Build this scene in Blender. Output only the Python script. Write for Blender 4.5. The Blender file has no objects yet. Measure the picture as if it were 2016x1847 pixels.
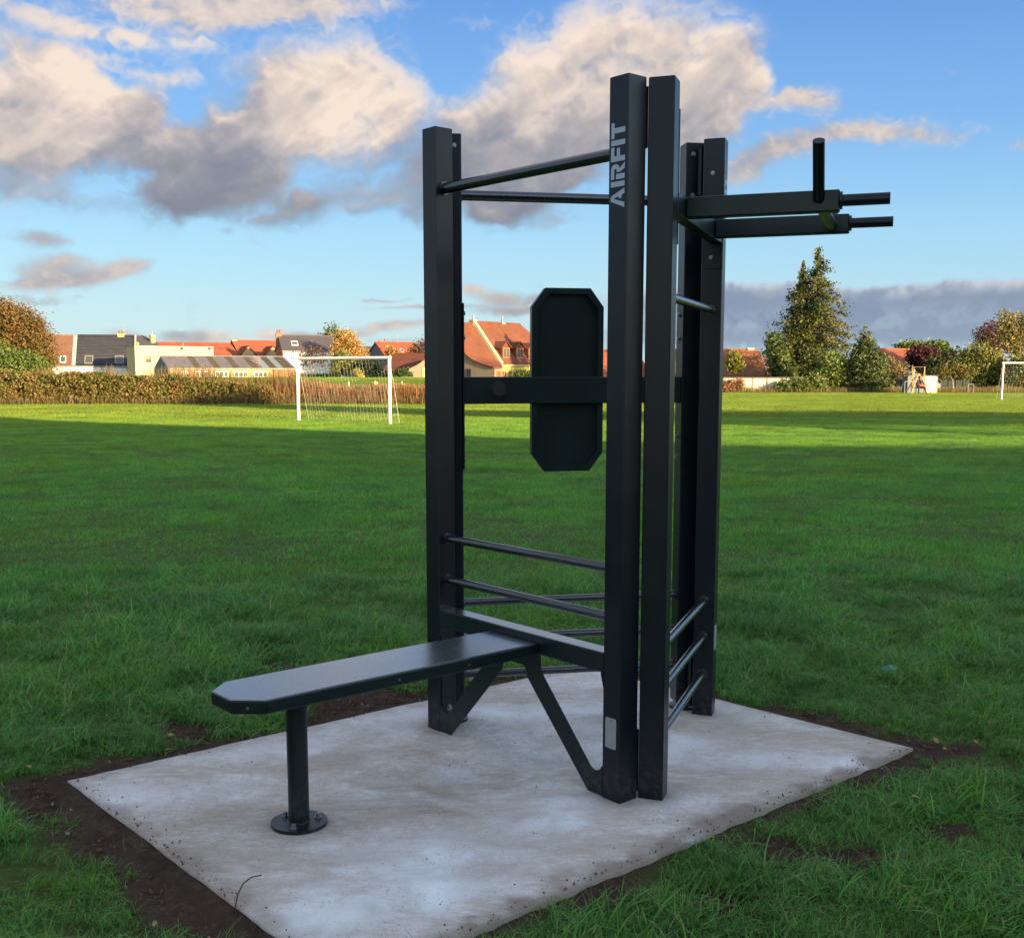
import bpy, bmesh, math, random
import numpy as np
from mathutils import Vector, Matrix
R = math.radians
scene = bpy.context.scene
COL = scene.collection
random.seed(4)
RG = np.random.RandomState(7)
# ------------------------------------------------------------------ camera
FPX, PITCH, PPY = 2212.6, .1284, 1017.5       # in the units of a 2016 x 1847 picture
CAM_H = 1.5
cd = bpy.data.cameras.new('camera'); cam = bpy.data.objects.new('camera', cd); COL.objects.link(cam)
cam.location = (0, 0, CAM_H); cam.rotation_euler = (math.pi/2-PITCH, 0, 0)
cd.sensor_width = 36; cd.sensor_fit = 'HORIZONTAL'; cd.lens = 36*FPX/2016
cd.shift_y = (PPY-923.5)/2016; cd.clip_start = .05; cd.clip_end = 6000
scene.camera = cam
# ------------------------------------------------------------------ view
scene.view_settings.view_transform = 'Standard'; scene.view_settings.look = 'None'
scene.view_settings.gamma = 1; scene.view_settings.use_curve_mapping = False
scene.view_settings.exposure = 2.1
scene.cycles.use_denoising = True
scene.cycles.max_bounces = 6; scene.cycles.diffuse_bounces = 3; scene.cycles.glossy_bounces = 3
scene.cycles.transmission_bounces = 4; scene.cycles.transparent_max_bounces = 8
# ------------------------------------------------------------------ sun
SUN_EL, SUN_AZ = 9.5, 135.0                    # azimuth clockwise from +Y (the way the camera looks)
SDIR = Vector((math.sin(R(SUN_AZ))*math.cos(R(SUN_EL)), math.cos(R(SUN_AZ))*math.cos(R(SUN_EL)), math.sin(R(SUN_EL))))
sl = bpy.data.lights.new('sun', 'SUN'); sun = bpy.data.objects.new('sun', sl); COL.objects.link(sun)
sl.energy = 3.6; sl.angle = R(.42); sl.color = (1, .74, .40)
sun.rotation_euler = SDIR.to_track_quat('Z', 'Y').to_euler()
SKY_STRENGTH = .15
CLOUD_GAIN = .243
CLEAR_GAIN = .192
def _ang(u, v):
    """photo direction -> azimuth / elevation in degrees"""
    a, b = (u-1008)/2212.6, (1017.5-v)/2212.6
    y, z = math.cos(.1284)+b*math.sin(.1284), -math.sin(.1284)+b*math.cos(.1284)
    return math.degrees(math.atan2(a, y)), math.degrees(math.atan2(z, math.hypot(a, y)))
_RNG = np.random.RandomState(11)
_LAT = _RNG.rand(256, 256).astype(np.float32)
def vnoise(x, y):
    xi = np.floor(x).astype(np.int32); yi = np.floor(y).astype(np.int32)
    fx = (x-xi).astype(np.float32); fy = (y-yi).astype(np.float32)
    fx = fx*fx*(3-2*fx); fy = fy*fy*(3-2*fy)
    x0 = xi & 255; x1 = (xi+1) & 255; y0 = yi & 255; y1 = (yi+1) & 255
    a = _LAT[y0, x0]; b = _LAT[y0, x1]; c = _LAT[y1, x0]; d = _LAT[y1, x1]
    a = a+(b-a)*fx; c = c+(d-c)*fx
    return a+(c-a)*fy
def fbm(x, y, o=6, billow=False, gain=.5):
    t = 0.; amp = 1.; n = 0.
    for i in range(o):
        c, q = math.cos(.6+1.1*i)*2.03**i, math.sin(.6+1.1*i)*2.03**i
        v = vnoise(x*c-y*q+17.3*i, x*q+y*c+9.1*i)
        if billow: v = 1-abs(2*v-1)
        t = t+amp*v; n += amp; amp *= gain
    return t/n
def sstep(a, b, x):
    t = np.clip((x-a)/(b-a), 0, 1); return t*t*(3-2*t)
# cumulus masses: u, v, rx, ry, tilt, weight, brightness (0 dark underside .. 1 sunlit)
CUM = [(655,165,150,95,0,1,1.0),(560,190,110,90,10,1,.95),(760,215,95,75,20,.9,.95),(700,255,150,60,0,.9,.78),(470,235,110,60,-25,.9,.62),
       (400,290,130,60,-30,.9,.42),(420,350,150,70,-5,.95,.12),(350,400,90,35,0,.8,.08),(500,330,110,50,0,.9,.25),(560,300,130,40,0,.8,.6),
       (650,370,130,38,-15,.75,.1),(560,420,90,25,-20,.6,.25),(740,400,80,28,-10,.6,.3),(860,330,130,60,0,.9,.2),(820,410,70,45,20,.7,.15),
       (900,235,80,40,0,.9,.8),
       (990,215,110,60,-25,.95,.85),(1060,150,90,75,-35,1,.95),(1150,95,90,60,-30,1,.95),(1290,75,90,55,5,1,1.0),(1220,60,60,40,0,.9,.9),(1180,190,150,90,-10,1,.62),
       (1330,150,120,85,0,1,.85),(1420,110,80,65,20,.95,.85),(1460,150,60,50,20,.8,.8),(1290,240,130,70,-10,1,.62),(1070,280,150,70,0,1,.32),(960,320,120,80,0,1,.2),
       (1000,400,110,50,0,.9,.15),(960,430,60,28,0,.8,.2),(1120,350,110,50,-10,.85,.35),(1400,220,60,60,10,.7,.6),(1370,270,80,50,-30,.6,.55),
       (60,170,140,95,10,.95,.9),(150,130,60,50,0,.6,.85),(30,260,130,85,0,1,.5),(150,250,120,70,-10,.9,.62),(240,215,90,50,-30,.85,.7),(310,170,60,35,-20,.6,.8),(100,320,120,50,5,.85,.3),
       (250,290,110,45,-15,.8,.4),(-80,220,120,150,0,1,.6),(120,405,90,26,0,.62,.25),(30,380,60,26,0,.6,.4),(1010,110,40,30,-20,.75,.8)]
HOLE = [(345,175,46,50,35,0.56),(300,345,90,16,-18,0.34),(600,345,70,20,-14,0.46),(700,352,70,15,-10,0.46),(760,330,40,14,0,0.31),(870,160,60,60,20,0.56),(835,255,34,30,0,0.31),(450,100,40,26,0,0.31),(210,345,60,20,-10,0.37),(215,140,60,16,20,0.31),(1100,400,80,30,-20,0.31),(1240,330,60,40,-20,0.31),(780,420,60,24,0,0.31),(480,400,40,20,0,0.22),(905,130,50,30,0,0.37)]
WISP = [(330,12,210,40,0,.8,.75),(520,20,200,38,-5,.8,.7),(420,40,90,30,-20,.6,.6),(620,5,160,26,0,.6,.7),(80,35,120,22,8,.62,1),(150,62,140,18,8,.66,1),(260,75,80,15,12,.66,1),(370,85,70,14,5,.55,1),(240,135,110,16,15,.5,1),(180,100,90,12,8,.5,1),(60,85,90,16,5,.5,1),
        (330,150,80,18,0,.55,.9),
        (80,470,55,22,-5,.75,.5),(110,478,45,16,0,.7,.6),(95,535,90,34,0,.8,.55),(60,560,55,16,0,.75,.5),(150,550,75,22,-8,.8,.5),(235,535,75,17,-12,.85,.55),(130,515,60,20,0,.6,.6),
        (70,595,80,12,5,.5,.4),(160,588,40,6,0,.4,.4),(510,478,30,16,0,.5,.6),(450,455,40,14,-10,.5,.4),(1110,435,40,16,0,.5,.35),
        (1575,190,70,26,-3,.85,.75),(1510,205,60,22,0,.6,.7),(1620,200,50,20,10,.7,.7),(1540,285,120,30,-14,.85,.55),(1650,255,120,22,-2,.8,.7),(1770,262,120,20,4,.75,.65),(1480,315,80,34,-20,.8,.5),(1450,350,70,22,-10,.6,.55),
        (1860,270,50,14,5,.5,.6),(2010,285,50,14,0,.55,.6),(1530,360,80,14,0,.4,.6),(1350,30,80,22,-30,.3,.6),(1040,45,140,22,-5,.35,.7),(1880,140,40,12,0,.2,.6),
        (740,590,60,3.5,0,.7,.5),(850,604,120,4,0,.75,.5),
        (770,642,75,13,-4,.95,.65),(690,655,60,9,0,.75,.6),(850,636,50,11,0,.8,.7),(930,575,30,14,0,.8,.7),(980,590,60,16,0,.8,.5),(1090,590,90,22,0,.9,.35),(1010,612,100,12,0,.85,.4),(780,672,70,6,0,.5,.4),
        (235,660,50,16,0,.85,.7),(290,668,35,10,0,.6,.6),(180,668,50,9,0,.6,.6),(400,662,40,18,0,.85,.45),(455,664,45,16,0,.85,.95),(350,660,45,17,0,.9,.45),(430,658,18,13,0,.8,1.),(525,660,40,16,0,.9,.9),(575,668,45,12,0,.8,.5),(640,665,60,10,0,.7,.5),(100,675,90,8,0,.5,.5)]
def sky_fields(az, el, ppd):
    """alpha and linear cloud colour for arrays of azimuth, elevation in degrees"""
    K = .0259; X = az/K; Y = -el/K
    w1 = fbm(X/160+3, Y/120, 4)-.5; w2 = fbm(X/160+50, Y/120+31, 4)-.5
    w3 = fbm(X/34+3, Y/30, 3)-.5; w4 = fbm(X/34+50, Y/30+31, 3)-.5
    Xw = X+w1*70+w3*22; Yw = Y+w2*55+w4*18
    def blobs(L, Xq, Yq, cut):
        F = np.zeros_like(Xq); B = np.zeros_like(Xq); S = np.zeros_like(Xq)+1e-6
        for (u, v, rx, ry, t, w, b) in L:
            a, e = _ang(u, v); cx, cy = a/K, -e/K
            if (abs(az-a).min() > rx*K*3) or (abs(el-e).min() > ry*K*3.2+1): continue
            c, s = math.cos(math.radians(t)), math.sin(math.radians(t))
            dx, dy = Xq-cx, Yq-cy
            r2 = ((dx*c+dy*s)/rx)**2+((-dx*s+dy*c)/ry)**2
            g = w*np.exp(-r2*1.1)
            F = np.maximum(F, g)+.35*np.minimum(F, g); gg = g**1.5; B += gg*b; S += gg
        return F, B/S
    cum = list(CUM); wis = list(WISP)
    F, B = blobs(cum, Xw, Yw, 0)
    for (u, v, rx, ry, t, w) in HOLE:
        a, e = _ang(u, v); c, s = math.cos(math.radians(t)), math.sin(math.radians(t)); dx, dy = Xw-a/K, Yw+e/K
        F = F-w*.75*np.exp(-(((dx*c+dy*s)/rx)**2+((-dx*s+dy*c)/ry)**2))*(F > 0)
    n1 = fbm(Xw/95+7, Yw/75+2, 6, True, .48); n2 = fbm(X/60+5+w3, Y/48+9+w4, 6, False, .52)
    n5 = fbm((X*.8-Y*.6)/150+33, (X*.6+Y*.8)/44+8, 4, False, .5)   # broad streaks along the wind
    # cloud cover away from the part of the sky in view
    far = fbm(X/900+4, Y/420+8, 5)
    out = sstep(26, 42, abs(az))+sstep(19, 30, el); out = np.clip(out, 0, 1)
    FO = sstep(.36, .58, far)*out*.95
    F = 1-(1-F)*(1-FO); B = np.where(FO > .05, B*(1-out)+out*(.6+.4*sstep(.4, .8, fbm(X/500, Y/260+60, 4))), B)
    soft = sstep(.35, .62, fbm(X/210+9, Y/150+77, 3))
    dC = F+(n1-.55)*.42+(n2-.5)*(.30+.35*soft)
    aC = sstep(.28-.12*soft, .80+.46*soft, dC)
    Xs = X+w1*30+w3*16; Ys = Y+w2*18+w4*9
    FW, BW = blobs(wis, Xs, Ys, 0)
    n3 = fbm(X/60+91+w3*2, Y/26+2+w4*2, 6, False, .5); n4 = fbm(X/34+91, Y/22+2, 4, True, .45)
    dW = FW+(n3-.5)*.85+(n4-.55)*.22
    aW = sstep(.20, 1.0, dW)*.95
    # the low bank of cloud over the right horizon and its ragged top
    top = _ang(1700, 566)[1]+(fbm(X/130+1, Y*0+3, 5, True, .55)-.55)*.95+sstep(0, 27, az)*.22
    left = sstep(3.0, 8.0, az+(n2-.5)*3)
    aB = sstep(-.05, .28, top-el+(n2-.5)*.35)*left*sstep(.5, 1.7, el+(n3-.5)*.9)
    gap = sstep(1.5, 2.3, el)*sstep(3.4, 2.5, el)*sstep(.35, .8, n3)*.25
    aB = np.clip(aB*(1-gap), 0, 1)
    bB = .50*sstep(.8, .0, top-el+(n2-.5)*1.0)+.22+.16*(n3-.5)
    # relief: light comes from the upper right
    k = max(1, int(round(ppd*.30))); m = max(1, int(round(ppd*.10)))
    def relief(d, q): 
        return d-np.roll(np.roll(d, -q, 0), -q//2*1, 1)
    rel = relief(np.clip(dC, 0, 1.2), k)*.55+relief(n1*1., m)*.16+(n2-.5)*.12
    sh = np.clip(B*.93+rel*.95+(n5-.5)*(.30+.40*sstep(.1, .6, B))+(n1-.55)*.30+(n2-.5)*.22, 0, 1.1)
    shW = np.clip(BW+(n4-.5)*.25+(n3-.5)*.5, 0, 1)
    veil = .42*sstep(.03, .45, np.clip(F, 0, 1))*sstep(.30, .68, n3)*(1-out)
    aC = 1-(1-aC)*(1-veil)
    a = 1-(1-aC)*(1-aW)*(1-aB)
    wC = aC; wW = aW*(1-aC); wB = aB*(1-aC)*(1-aW)
    tot = wC+wW+wB+1e-6
    s = (wC*sh+wW*shW+wB*bB)/tot
    stops = np.array([0, .25, .5, .75, 1.])
    R = np.interp(s, stops, [.235,.31,.44,.66,.90]); G = np.interp(s, stops, [.26,.32,.415,.575,.755]); Bl = np.interp(s, stops, [.32,.37,.435,.53,.64])
    bl = wB/tot   # the bank is far off and bluer
    R = R*(1-.14*bl); G = G*(1+.04*bl); Bl = Bl*(1+.22*bl)
    thin = 1-sstep(.2, .9, a)   # thin edges take on the sky
    R = R*(1-.12*thin); Bl = Bl*(1+.12*thin)
    fade = sstep(-1, 2.5, el)*.5+.5
    return np.clip(a*fade, 0, 1), np.stack([R, G, Bl], -1)
def sky_image(a0, a1, e0, e1, ppd):
    w = int((a1-a0)*ppd); h = int((e1-e0)*ppd)
    az = np.linspace(a0, a1, w, dtype=np.float32)[None, :]+np.zeros((h, 1), np.float32)
    el = np.linspace(e0, e1, h, dtype=np.float32)[:, None]+np.zeros((1, w), np.float32)
    a, c = sky_fields(az, el, ppd)
    px = np.empty((h, w, 4), np.float32); px[..., :3] = c; px[..., 3] = a
    return px
# ------------------------------------------------------------------ world
def sky_node_image(name, a0, a1, e0, e1, ppd):
    px = sky_image(a0, a1, e0, e1, ppd)
    h, w = px.shape[:2]
    im = bpy.data.images.new(name, w, h, alpha=True, float_buffer=False)
    im.colorspace_settings.name = 'Non-Color'; im.alpha_mode = 'CHANNEL_PACKED'
    im.pixels.foreach_set(px.ravel()); im.update(); im.pack()
    return im
world = bpy.data.worlds.new('World'); scene.world = world; world.use_nodes = True
wn = world.node_tree; wn.nodes.clear()
def WN(t, **k):
    n = wn.nodes.new(t)
    for a, v in k.items(): setattr(n, a, v)
    return n
def wmath(op, a, b=None):
    n = WN('ShaderNodeMath', operation=op)
    for i, x in enumerate((a, b)):
        if x is None: continue
        if isinstance(x, (int, float)): n.inputs[i].default_value = x
        else: wn.links.new(x, n.inputs[i])
    return n.outputs[0]
geo = WN('ShaderNodeTexCoord'); sep = WN('ShaderNodeSeparateXYZ'); wn.links.new(geo.outputs['Generated'], sep.inputs[0])
dx, dy, dz = sep.outputs
az = wmath('MULTIPLY', wmath('ARCTAN2', dx, dy), 180/math.pi)
azm = wmath('PINGPONG', wmath('ADD', az, 90.0), 180.0)          # the sky behind mirrors the one ahead: 0..180
hyp = wmath('SQRT', wmath('ADD', wmath('MULTIPLY', dx, dx), wmath('MULTIPLY', dy, dy)))
elv = wmath('MULTIPLY', wmath('ARCTAN2', dz, hyp), 180/math.pi)
def tex(im, a0, a1, e0, e1, azs):
    u = wmath('DIVIDE', wmath('SUBTRACT', azs, a0), a1-a0); v = wmath('DIVIDE', wmath('SUBTRACT', elv, e0), e1-e0)
    c = WN('ShaderNodeCombineXYZ'); wn.links.new(u, c.inputs[0]); wn.links.new(v, c.inputs[1])
    t = WN('ShaderNodeTexImage', image=im, extension='EXTEND', interpolation='Linear'); wn.links.new(c.outputs[0], t.inputs[0])
    return t
near = tex(sky_node_image('clouds_ahead', -31, 31, -3, 25, 26), -31, 31, -3, 25, az)
wide = tex(sky_node_image('clouds_all_round', -90, 90, -4, 90, 6), 0, 180, -4, 90, azm)
inside = wmath('MULTIPLY', wmath('LESS_THAN', wmath('ABSOLUTE', az), 30.5), wmath('LESS_THAN', elv, 24.5))
mc = WN('ShaderNodeMix', data_type='RGBA'); wn.links.new(inside, mc.inputs[0]); wn.links.new(wide.outputs[0], mc.inputs[6]); wn.links.new(near.outputs[0], mc.inputs[7])
ma = WN('ShaderNodeMix', data_type='FLOAT'); wn.links.new(inside, ma.inputs[0]); wn.links.new(wide.outputs[1], ma.inputs[2]); wn.links.new(near.outputs[1], ma.inputs[3])
nish = WN('ShaderNodeTexSky', sky_type='NISHITA'); nish.sun_disc = False
nish.sun_elevation = R(SUN_EL); nish.sun_rotation = R(SUN_AZ); nish.altitude = 50; nish.air_density = 1.0; nish.dust_density = .6; nish.ozone_density = 1.6
# the clear sky away from the low sun is bluer than the model: blend towards it by the angle from the sun
gr_ = WN('ShaderNodeValToRGB'); wn.links.new(wmath('DIVIDE', elv, 60.0), gr_.inputs[0]); ce = gr_.color_ramp.elements
for i_, (p_, c_) in enumerate([(0., (.56,.80,.92)), (.05, (.47,.77,.94)), (.11, (.36,.70,1.0)), (.19, (.21,.49,.95)), (.29, (.115,.34,.84)), (.45, (.26,.50,.92)), (1., (.38,.64,1.0))]):
    e_ = ce[i_] if i_ < 2 else ce.new(p_); e_.position = p_; e_.color = (*c_, 1)
sd_ = WN('ShaderNodeCombineXYZ'); [setattr(sd_.inputs[i_], 'default_value', SDIR[i_]) for i_ in range(3)]
dt_ = WN('ShaderNodeVectorMath', operation='DOT_PRODUCT'); wn.links.new(geo.outputs['Generated'], dt_.inputs[0]); wn.links.new(sd_.outputs[0], dt_.inputs[1])
away = WN('ShaderNodeMapRange'); away.interpolation_type = 'SMOOTHSTEP'; wn.links.new(dt_.outputs['Value'], away.inputs[0])
for i_, v_ in ((1, .85), (2, -.25), (3, .0), (4, .93)): away.inputs[i_].default_value = v_
gsc = WN('ShaderNodeVectorMath', operation='SCALE'); wn.links.new(gr_.outputs[0], gsc.inputs[0]); gsc.inputs['Scale'].default_value = CLEAR_GAIN/SKY_STRENGTH
skm = WN('ShaderNodeMix', data_type='RGBA'); wn.links.new(away.outputs[0], skm.inputs[0]); wn.links.new(nish.outputs[0], skm.inputs[6]); wn.links.new(gsc.outputs[0], skm.inputs[7])
bg = WN('ShaderNodeBackground'); wn.links.new(skm.outputs[2], bg.inputs[0]); bg.inputs[1].default_value = SKY_STRENGTH
bc = WN('ShaderNodeBackground'); wn.links.new(mc.outputs[2], bc.inputs[0]); bc.inputs[1].default_value = CLOUD_GAIN
mx = WN('ShaderNodeMixShader'); wn.links.new(ma.outputs[0], mx.inputs[0]); wn.links.new(bg.outputs[0], mx.inputs[1]); wn.links.new(bc.outputs[0], mx.inputs[2])
wo = WN('ShaderNodeOutputWorld'); wn.links.new(mx.outputs[0], wo.inputs[0])
world.cycles.sampling_method = 'MANUAL'; world.cycles.sample_map_resolution = 512
# ------------------------------------------------------------------ helpers
def smooth(a, b, x):
    t = min(1, max(0, (x-a)/(b-a))); return t*t*(3-2*t)
def ray(u, v):
    a, b = (u-1008)/FPX, (PPY-v)/FPX; c, s = math.cos(PITCH), math.sin(PITCH)
    return Vector((a, c+b*s, -s+b*c))
def at(u, v, Y):
    """the point at distance Y ahead seen in direction (u, v)"""
    d = ray(u, v); return Vector((0, 0, CAM_H))+d*(Y/d.y)
def on_ground(u, v, z=0):
    d = ray(u, v); return Vector((0, 0, CAM_H))+d*((z-CAM_H)/d.z)
def hit(u, v, p, n):
    d = ray(u, v); o = Vector((0, 0, CAM_H)); return o+d*((p-o).dot(n)/d.dot(n))
class MB:
    def __init__(s): s.v = []; s.f = []; s.sm = []; s.col = []
    def add(s, vs, fs, smooth=False):
        o = len(s.v); s.v += [tuple(x) for x in vs]; s.f += [tuple(i+o for i in f) for f in fs]; s.sm += [smooth]*len(fs); return s
    def box(s, a, b):
        (x0, y0, z0), (x1, y1, z1) = a, b
        return s.add([(x0,y0,z0),(x1,y0,z0),(x1,y1,z0),(x0,y1,z0),(x0,y0,z1),(x1,y0,z1),(x1,y1,z1),(x0,y1,z1)],
                     [(0,3,2,1),(4,5,6,7),(0,1,5,4),(1,2,6,5),(2,3,7,6),(3,0,4,7)])
    def prism(s, poly, off):
        """closed polygon (3d points) pushed along off"""
        n = len(poly); off = Vector(off); a = [Vector(p) for p in poly]; nn = Vector((0,0,0))
        for i in range(n): nn += a[i].cross(a[(i+1) % n])
        if nn.dot(off) < 0: a = a[::-1]
        vs = a+[p+off for p in a]
        return s.add(vs, [tuple(range(n))[::-1], tuple(range(n, 2*n))]+[(i, (i+1) % n, (i+1) % n+n, i+n) for i in range(n)])
    def tube(s, p0, p1, r, seg=16, r1=None, cap=True):
        p0, p1 = Vector(p0), Vector(p1); r1 = r if r1 is None else r1
        d = (p1-p0).normalized(); u = d.orthogonal().normalized(); w = d.cross(u)
        vs = []
        for p, q in ((p0, r), (p1, r1)):
            for i in range(seg):
                t = 2*math.pi*i/seg; vs.append(p+(u*math.cos(t)+w*math.sin(t))*q)
        s.add(vs, [(i, (i+1) % seg, (i+1) % seg+seg, i+seg) for i in range(seg)], True)
        if cap:
            s.add(vs[:seg], [tuple(range(seg))[::-1]]); s.add(vs[seg:], [tuple(range(seg))])
        return s
    def path(s, pts, r, seg=8):
        for a, b in zip(pts[:-1], pts[1:]): s.tube(a, b, r, seg)
        return s
def link(o, parent=None):
    COL.objects.link(o)
    if parent is not None: o.parent = parent
    return o
def wloc(o):
    p = Vector((0, 0, 0))
    while o is not None: p = p+o.location; o = o.parent
    return p
def obj(name, mb, mat, parent=None, loc=None, bevel=0, label=None):
    """link the builder's shape (world coordinates) as one mesh object"""
    base = wloc(parent) if parent is not None else Vector((0, 0, 0))
    org = Vector(loc) if loc is not None else base
    me = bpy.data.meshes.new(name)
    vs = np.array(mb.v, dtype=np.float64)-np.array(org)
    me.from_pydata(vs.tolist(), [], mb.f)
    me.polygons.foreach_set('use_smooth', mb.sm)
    for m in (mat if isinstance(mat, (list, tuple)) else [mat]): me.materials.append(m)
    me.update()
    o = bpy.data.objects.new(name, me); link(o, parent)
    o.location = org-base
    if bevel:
        b = o.modifiers.new('bevel', 'BEVEL'); b.width = bevel; b.segments = 2; b.limit_method = 'ANGLE'; b.angle_limit = R(40)
        b.harden_normals = False
    if label: o['label'] = label
    return o
def fast_mesh(name, verts, faces4, mat, parent=None, loc=(0,0,0), attrs=None, smooth=False):
    """numpy mesh; verts in world coordinates; all faces the same size"""
    me = bpy.data.meshes.new(name); k = faces4.shape[1]; base = wloc(parent) if parent is not None else Vector((0,0,0))
    org = base if parent is not None else Vector(loc)
    verts = np.asarray(verts, np.float32)-np.array(org, np.float32)
    me.vertices.add(len(verts)); me.vertices.foreach_set('co', verts.ravel())
    me.loops.add(faces4.size); me.loops.foreach_set('vertex_index', faces4.ravel().astype(np.int32))
    me.polygons.add(len(faces4)); me.polygons.foreach_set('loop_start', np.arange(0, faces4.size, k, dtype=np.int32))
    if smooth: me.polygons.foreach_set('use_smooth', np.ones(len(faces4), bool))
    me.update(calc_edges=True); me.validate(verbose=False)
    for n, (dom, a) in (attrs or {}).items():
        if a.ndim == 2:
            at_ = me.attributes.new(n, 'FLOAT_COLOR', dom); c = np.ones((len(a), 4), np.float32); c[:, :3] = a; at_.data.foreach_set('color', c.ravel())
        else:
            at_ = me.attributes.new(n, 'FLOAT', dom); at_.data.foreach_set('value', a.astype(np.float32))
    me.materials.append(mat)
    o = bpy.data.objects.new(name, me); link(o, parent); 
    if parent is None: o.location = org
    return o
def tag(o, label=None, cat=None, group=None, kind=None):
    if label: o['label'] = label
    if cat: o['category'] = cat
    if group: o['group'] = group
    if kind: o['kind'] = kind
    return o
def thing(name, label, cat, loc, group=None):
    o = bpy.data.objects.new(name, None); COL.objects.link(o); o.location = loc; o.empty_display_size = .2
    return tag(o, label, cat, group)
def copy_tree(o, parent=None):
    c = o.copy(); COL.objects.link(c); c.parent = parent
    for ch in [x for x in bpy.data.objects if x.parent == o]: copy_tree(ch, c)
    return c
# ------------------------------------------------------------------ materials
def mat(name, base=(.5,.5,.5), rough=.6, metal=0, spec=.5):
    m = bpy.data.materials.new(name); m.use_nodes = True
    b = m.node_tree.nodes['Principled BSDF']
    b.inputs['Base Color'].default_value = (*base, 1); b.inputs['Roughness'].default_value = rough
    b.inputs['Metallic'].default_value = metal; b.inputs['Specular IOR Level'].default_value = spec
    return m
class NT:
    def __init__(s, m): s.m = m; s.t = m.node_tree; s.b = s.t.nodes['Principled BSDF']
    def n(s, t, **k):
        x = s.t.nodes.new(t)
        for a, v in k.items(): setattr(x, a, v)
        return x
    def l(s, a, b): s.t.links.new(a, b)
    def coord(s, kind='Object'): return s.n('ShaderNodeTexCoord').outputs[kind]
    def pos(s): return s.n('ShaderNodeNewGeometry').outputs['Position']
    def noise(s, co, scale, detail=4, rough=.55, dist=0, sc3=None):
        if sc3:
            mp = s.n('ShaderNodeMapping'); s.l(co, mp.inputs[0]); mp.inputs['Scale'].default_value = sc3[:3]
            if len(sc3) > 3: mp.inputs['Rotation'].default_value = (0, 0, sc3[3])
            co = mp.outputs[0]
        x = s.n('ShaderNodeTexNoise'); s.l(co, x.inputs['Vector']); x.inputs['Scale'].default_value = scale; x.inputs['Detail'].default_value = detail
        x.inputs['Roughness'].default_value = rough; x.inputs['Distortion'].default_value = dist
        return x.outputs[0]
    def ramp(s, fac, stops):
        x = s.n('ShaderNodeValToRGB'); s.l(fac, x.inputs[0]); e = x.color_ramp.elements
        while len(e) < len(stops): e.new(.5)
        for i, (p, c) in enumerate(stops):
            e[i].position = p; e[i].color = (*c, 1) if isinstance(c, tuple) else (c, c, c, 1)
        return x.outputs[0]
    def mix(s, fac, a, b, mode='MIX'):
        x = s.n('ShaderNodeMix', data_type='RGBA', blend_type=mode)
        for sock, v in ((x.inputs[0], fac), (x.inputs[6], a), (x.inputs[7], b)):
            if isinstance(v, (int, float)): sock.default_value = v
            elif isinstance(v, tuple): sock.default_value = (*v, 1)
            else: s.l(v, sock)
        return x.outputs[2]
    def math(s, op, a, b=None):
        x = s.n('ShaderNodeMath', operation=op)
        for i, v in enumerate((a, b)):
            if v is None: continue
            if isinstance(v, (int, float)): x.inputs[i].default_value = v
            else: s.l(v, x.inputs[i])
        return x.outputs[0]
    def bump(s, h, dist=.01, strength=.5, normal=None):
        x = s.n('ShaderNodeBump'); s.l(h, x.inputs['Height']); x.inputs['Distance'].default_value = dist; x.inputs['Strength'].default_value = strength
        if normal is not None: s.l(normal, x.inputs['Normal'])
        s.l(x.outputs[0], s.b.inputs['Normal']); return x.outputs[0]
    def base(s, c): s.l(c, s.b.inputs['Base Color'])
    def rough(s, c): s.l(c, s.b.inputs['Roughness'])
    def attr(s, name, out=0): x = s.n('ShaderNodeAttribute'); x.attribute_name = name; return x.outputs[out]
def varied(name, base, rough=.75, amt=.25, scale=2., bump=.0, bscale=30., tint=None, spec=.3):
    """a plain painted / rendered surface with gentle mottling, grime and relief"""
    m = mat(name, base, rough, 0, spec); t = NT(m); co = t.pos()
    n = t.noise(co, scale, 6, .6); lo = tuple(c*(1-amt) for c in base); hi = tuple(min(1, c*(1+amt*.6)) for c in base)
    if tint: lo = tint
    t.base(t.ramp(n, [(.3, lo), (.7, hi)]))
    if bump: t.bump(t.noise(co, bscale, 4), bump, .6)
    return m
def coat(name, c, rough=.42, ior=1.5, cw=.9):
    """powder-coated steel: fine orange peel, faint dust and scuffs"""
    m = mat(name, c, rough, 0, .5); t = NT(m); co = t.coord('Object'); t.b.inputs['IOR'].default_value = ior; t.b.inputs['Coat Weight'].default_value = cw; t.b.inputs['Coat Roughness'].default_value = .24
    d = t.noise(co, 6, 5, .65); s_ = t.noise(co, 90, 2)
    sz_ = t.n('ShaderNodeSeparateXYZ'); P_ = t.pos(); t.l(P_, sz_.inputs[0])
    low = t.n('ShaderNodeMapRange'); t.l(sz_.outputs[2], low.inputs[0]); low.inputs[1].default_value = .20; low.inputs[2].default_value = 0.; low.inputs[3].default_value = 0.; low.inputs[4].default_value = .36
    spl = t.ramp(t.noise(P_, 38, 5, .75), [(.47, 0.), (.62, 1.)]); dust = t.math('MULTIPLY', low.outputs[0], spl)
    scf = t.ramp(t.noise(P_, 11, 8, .8, .5, (1, 1, .35)), [(.66, 0.), (.74, .28)])
    c1_ = t.mix(t.ramp(d, [(.48, 0.), (.78, .35)]), c, tuple(x*1.6+.008 for x in c)); c1_ = t.mix(scf, c1_, (.035, .04, .045))
    t.base(t.mix(dust, c1_, (.11, .085, .065)))
    t.rough(t.math('ADD', t.math('MULTIPLY', d, .18), rough-.09))
    t.bump(t.noise(co, 700, 2), .0004, .35)
    return m
M = {}
M['post'] = coat('charcoal_coat', (.0017, .0054, .0108), .36, 1.38, .12)
M['green'] = coat('dark_green_coat', (.0012, .0095, .0110), .40, 1.40, .10)
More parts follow.
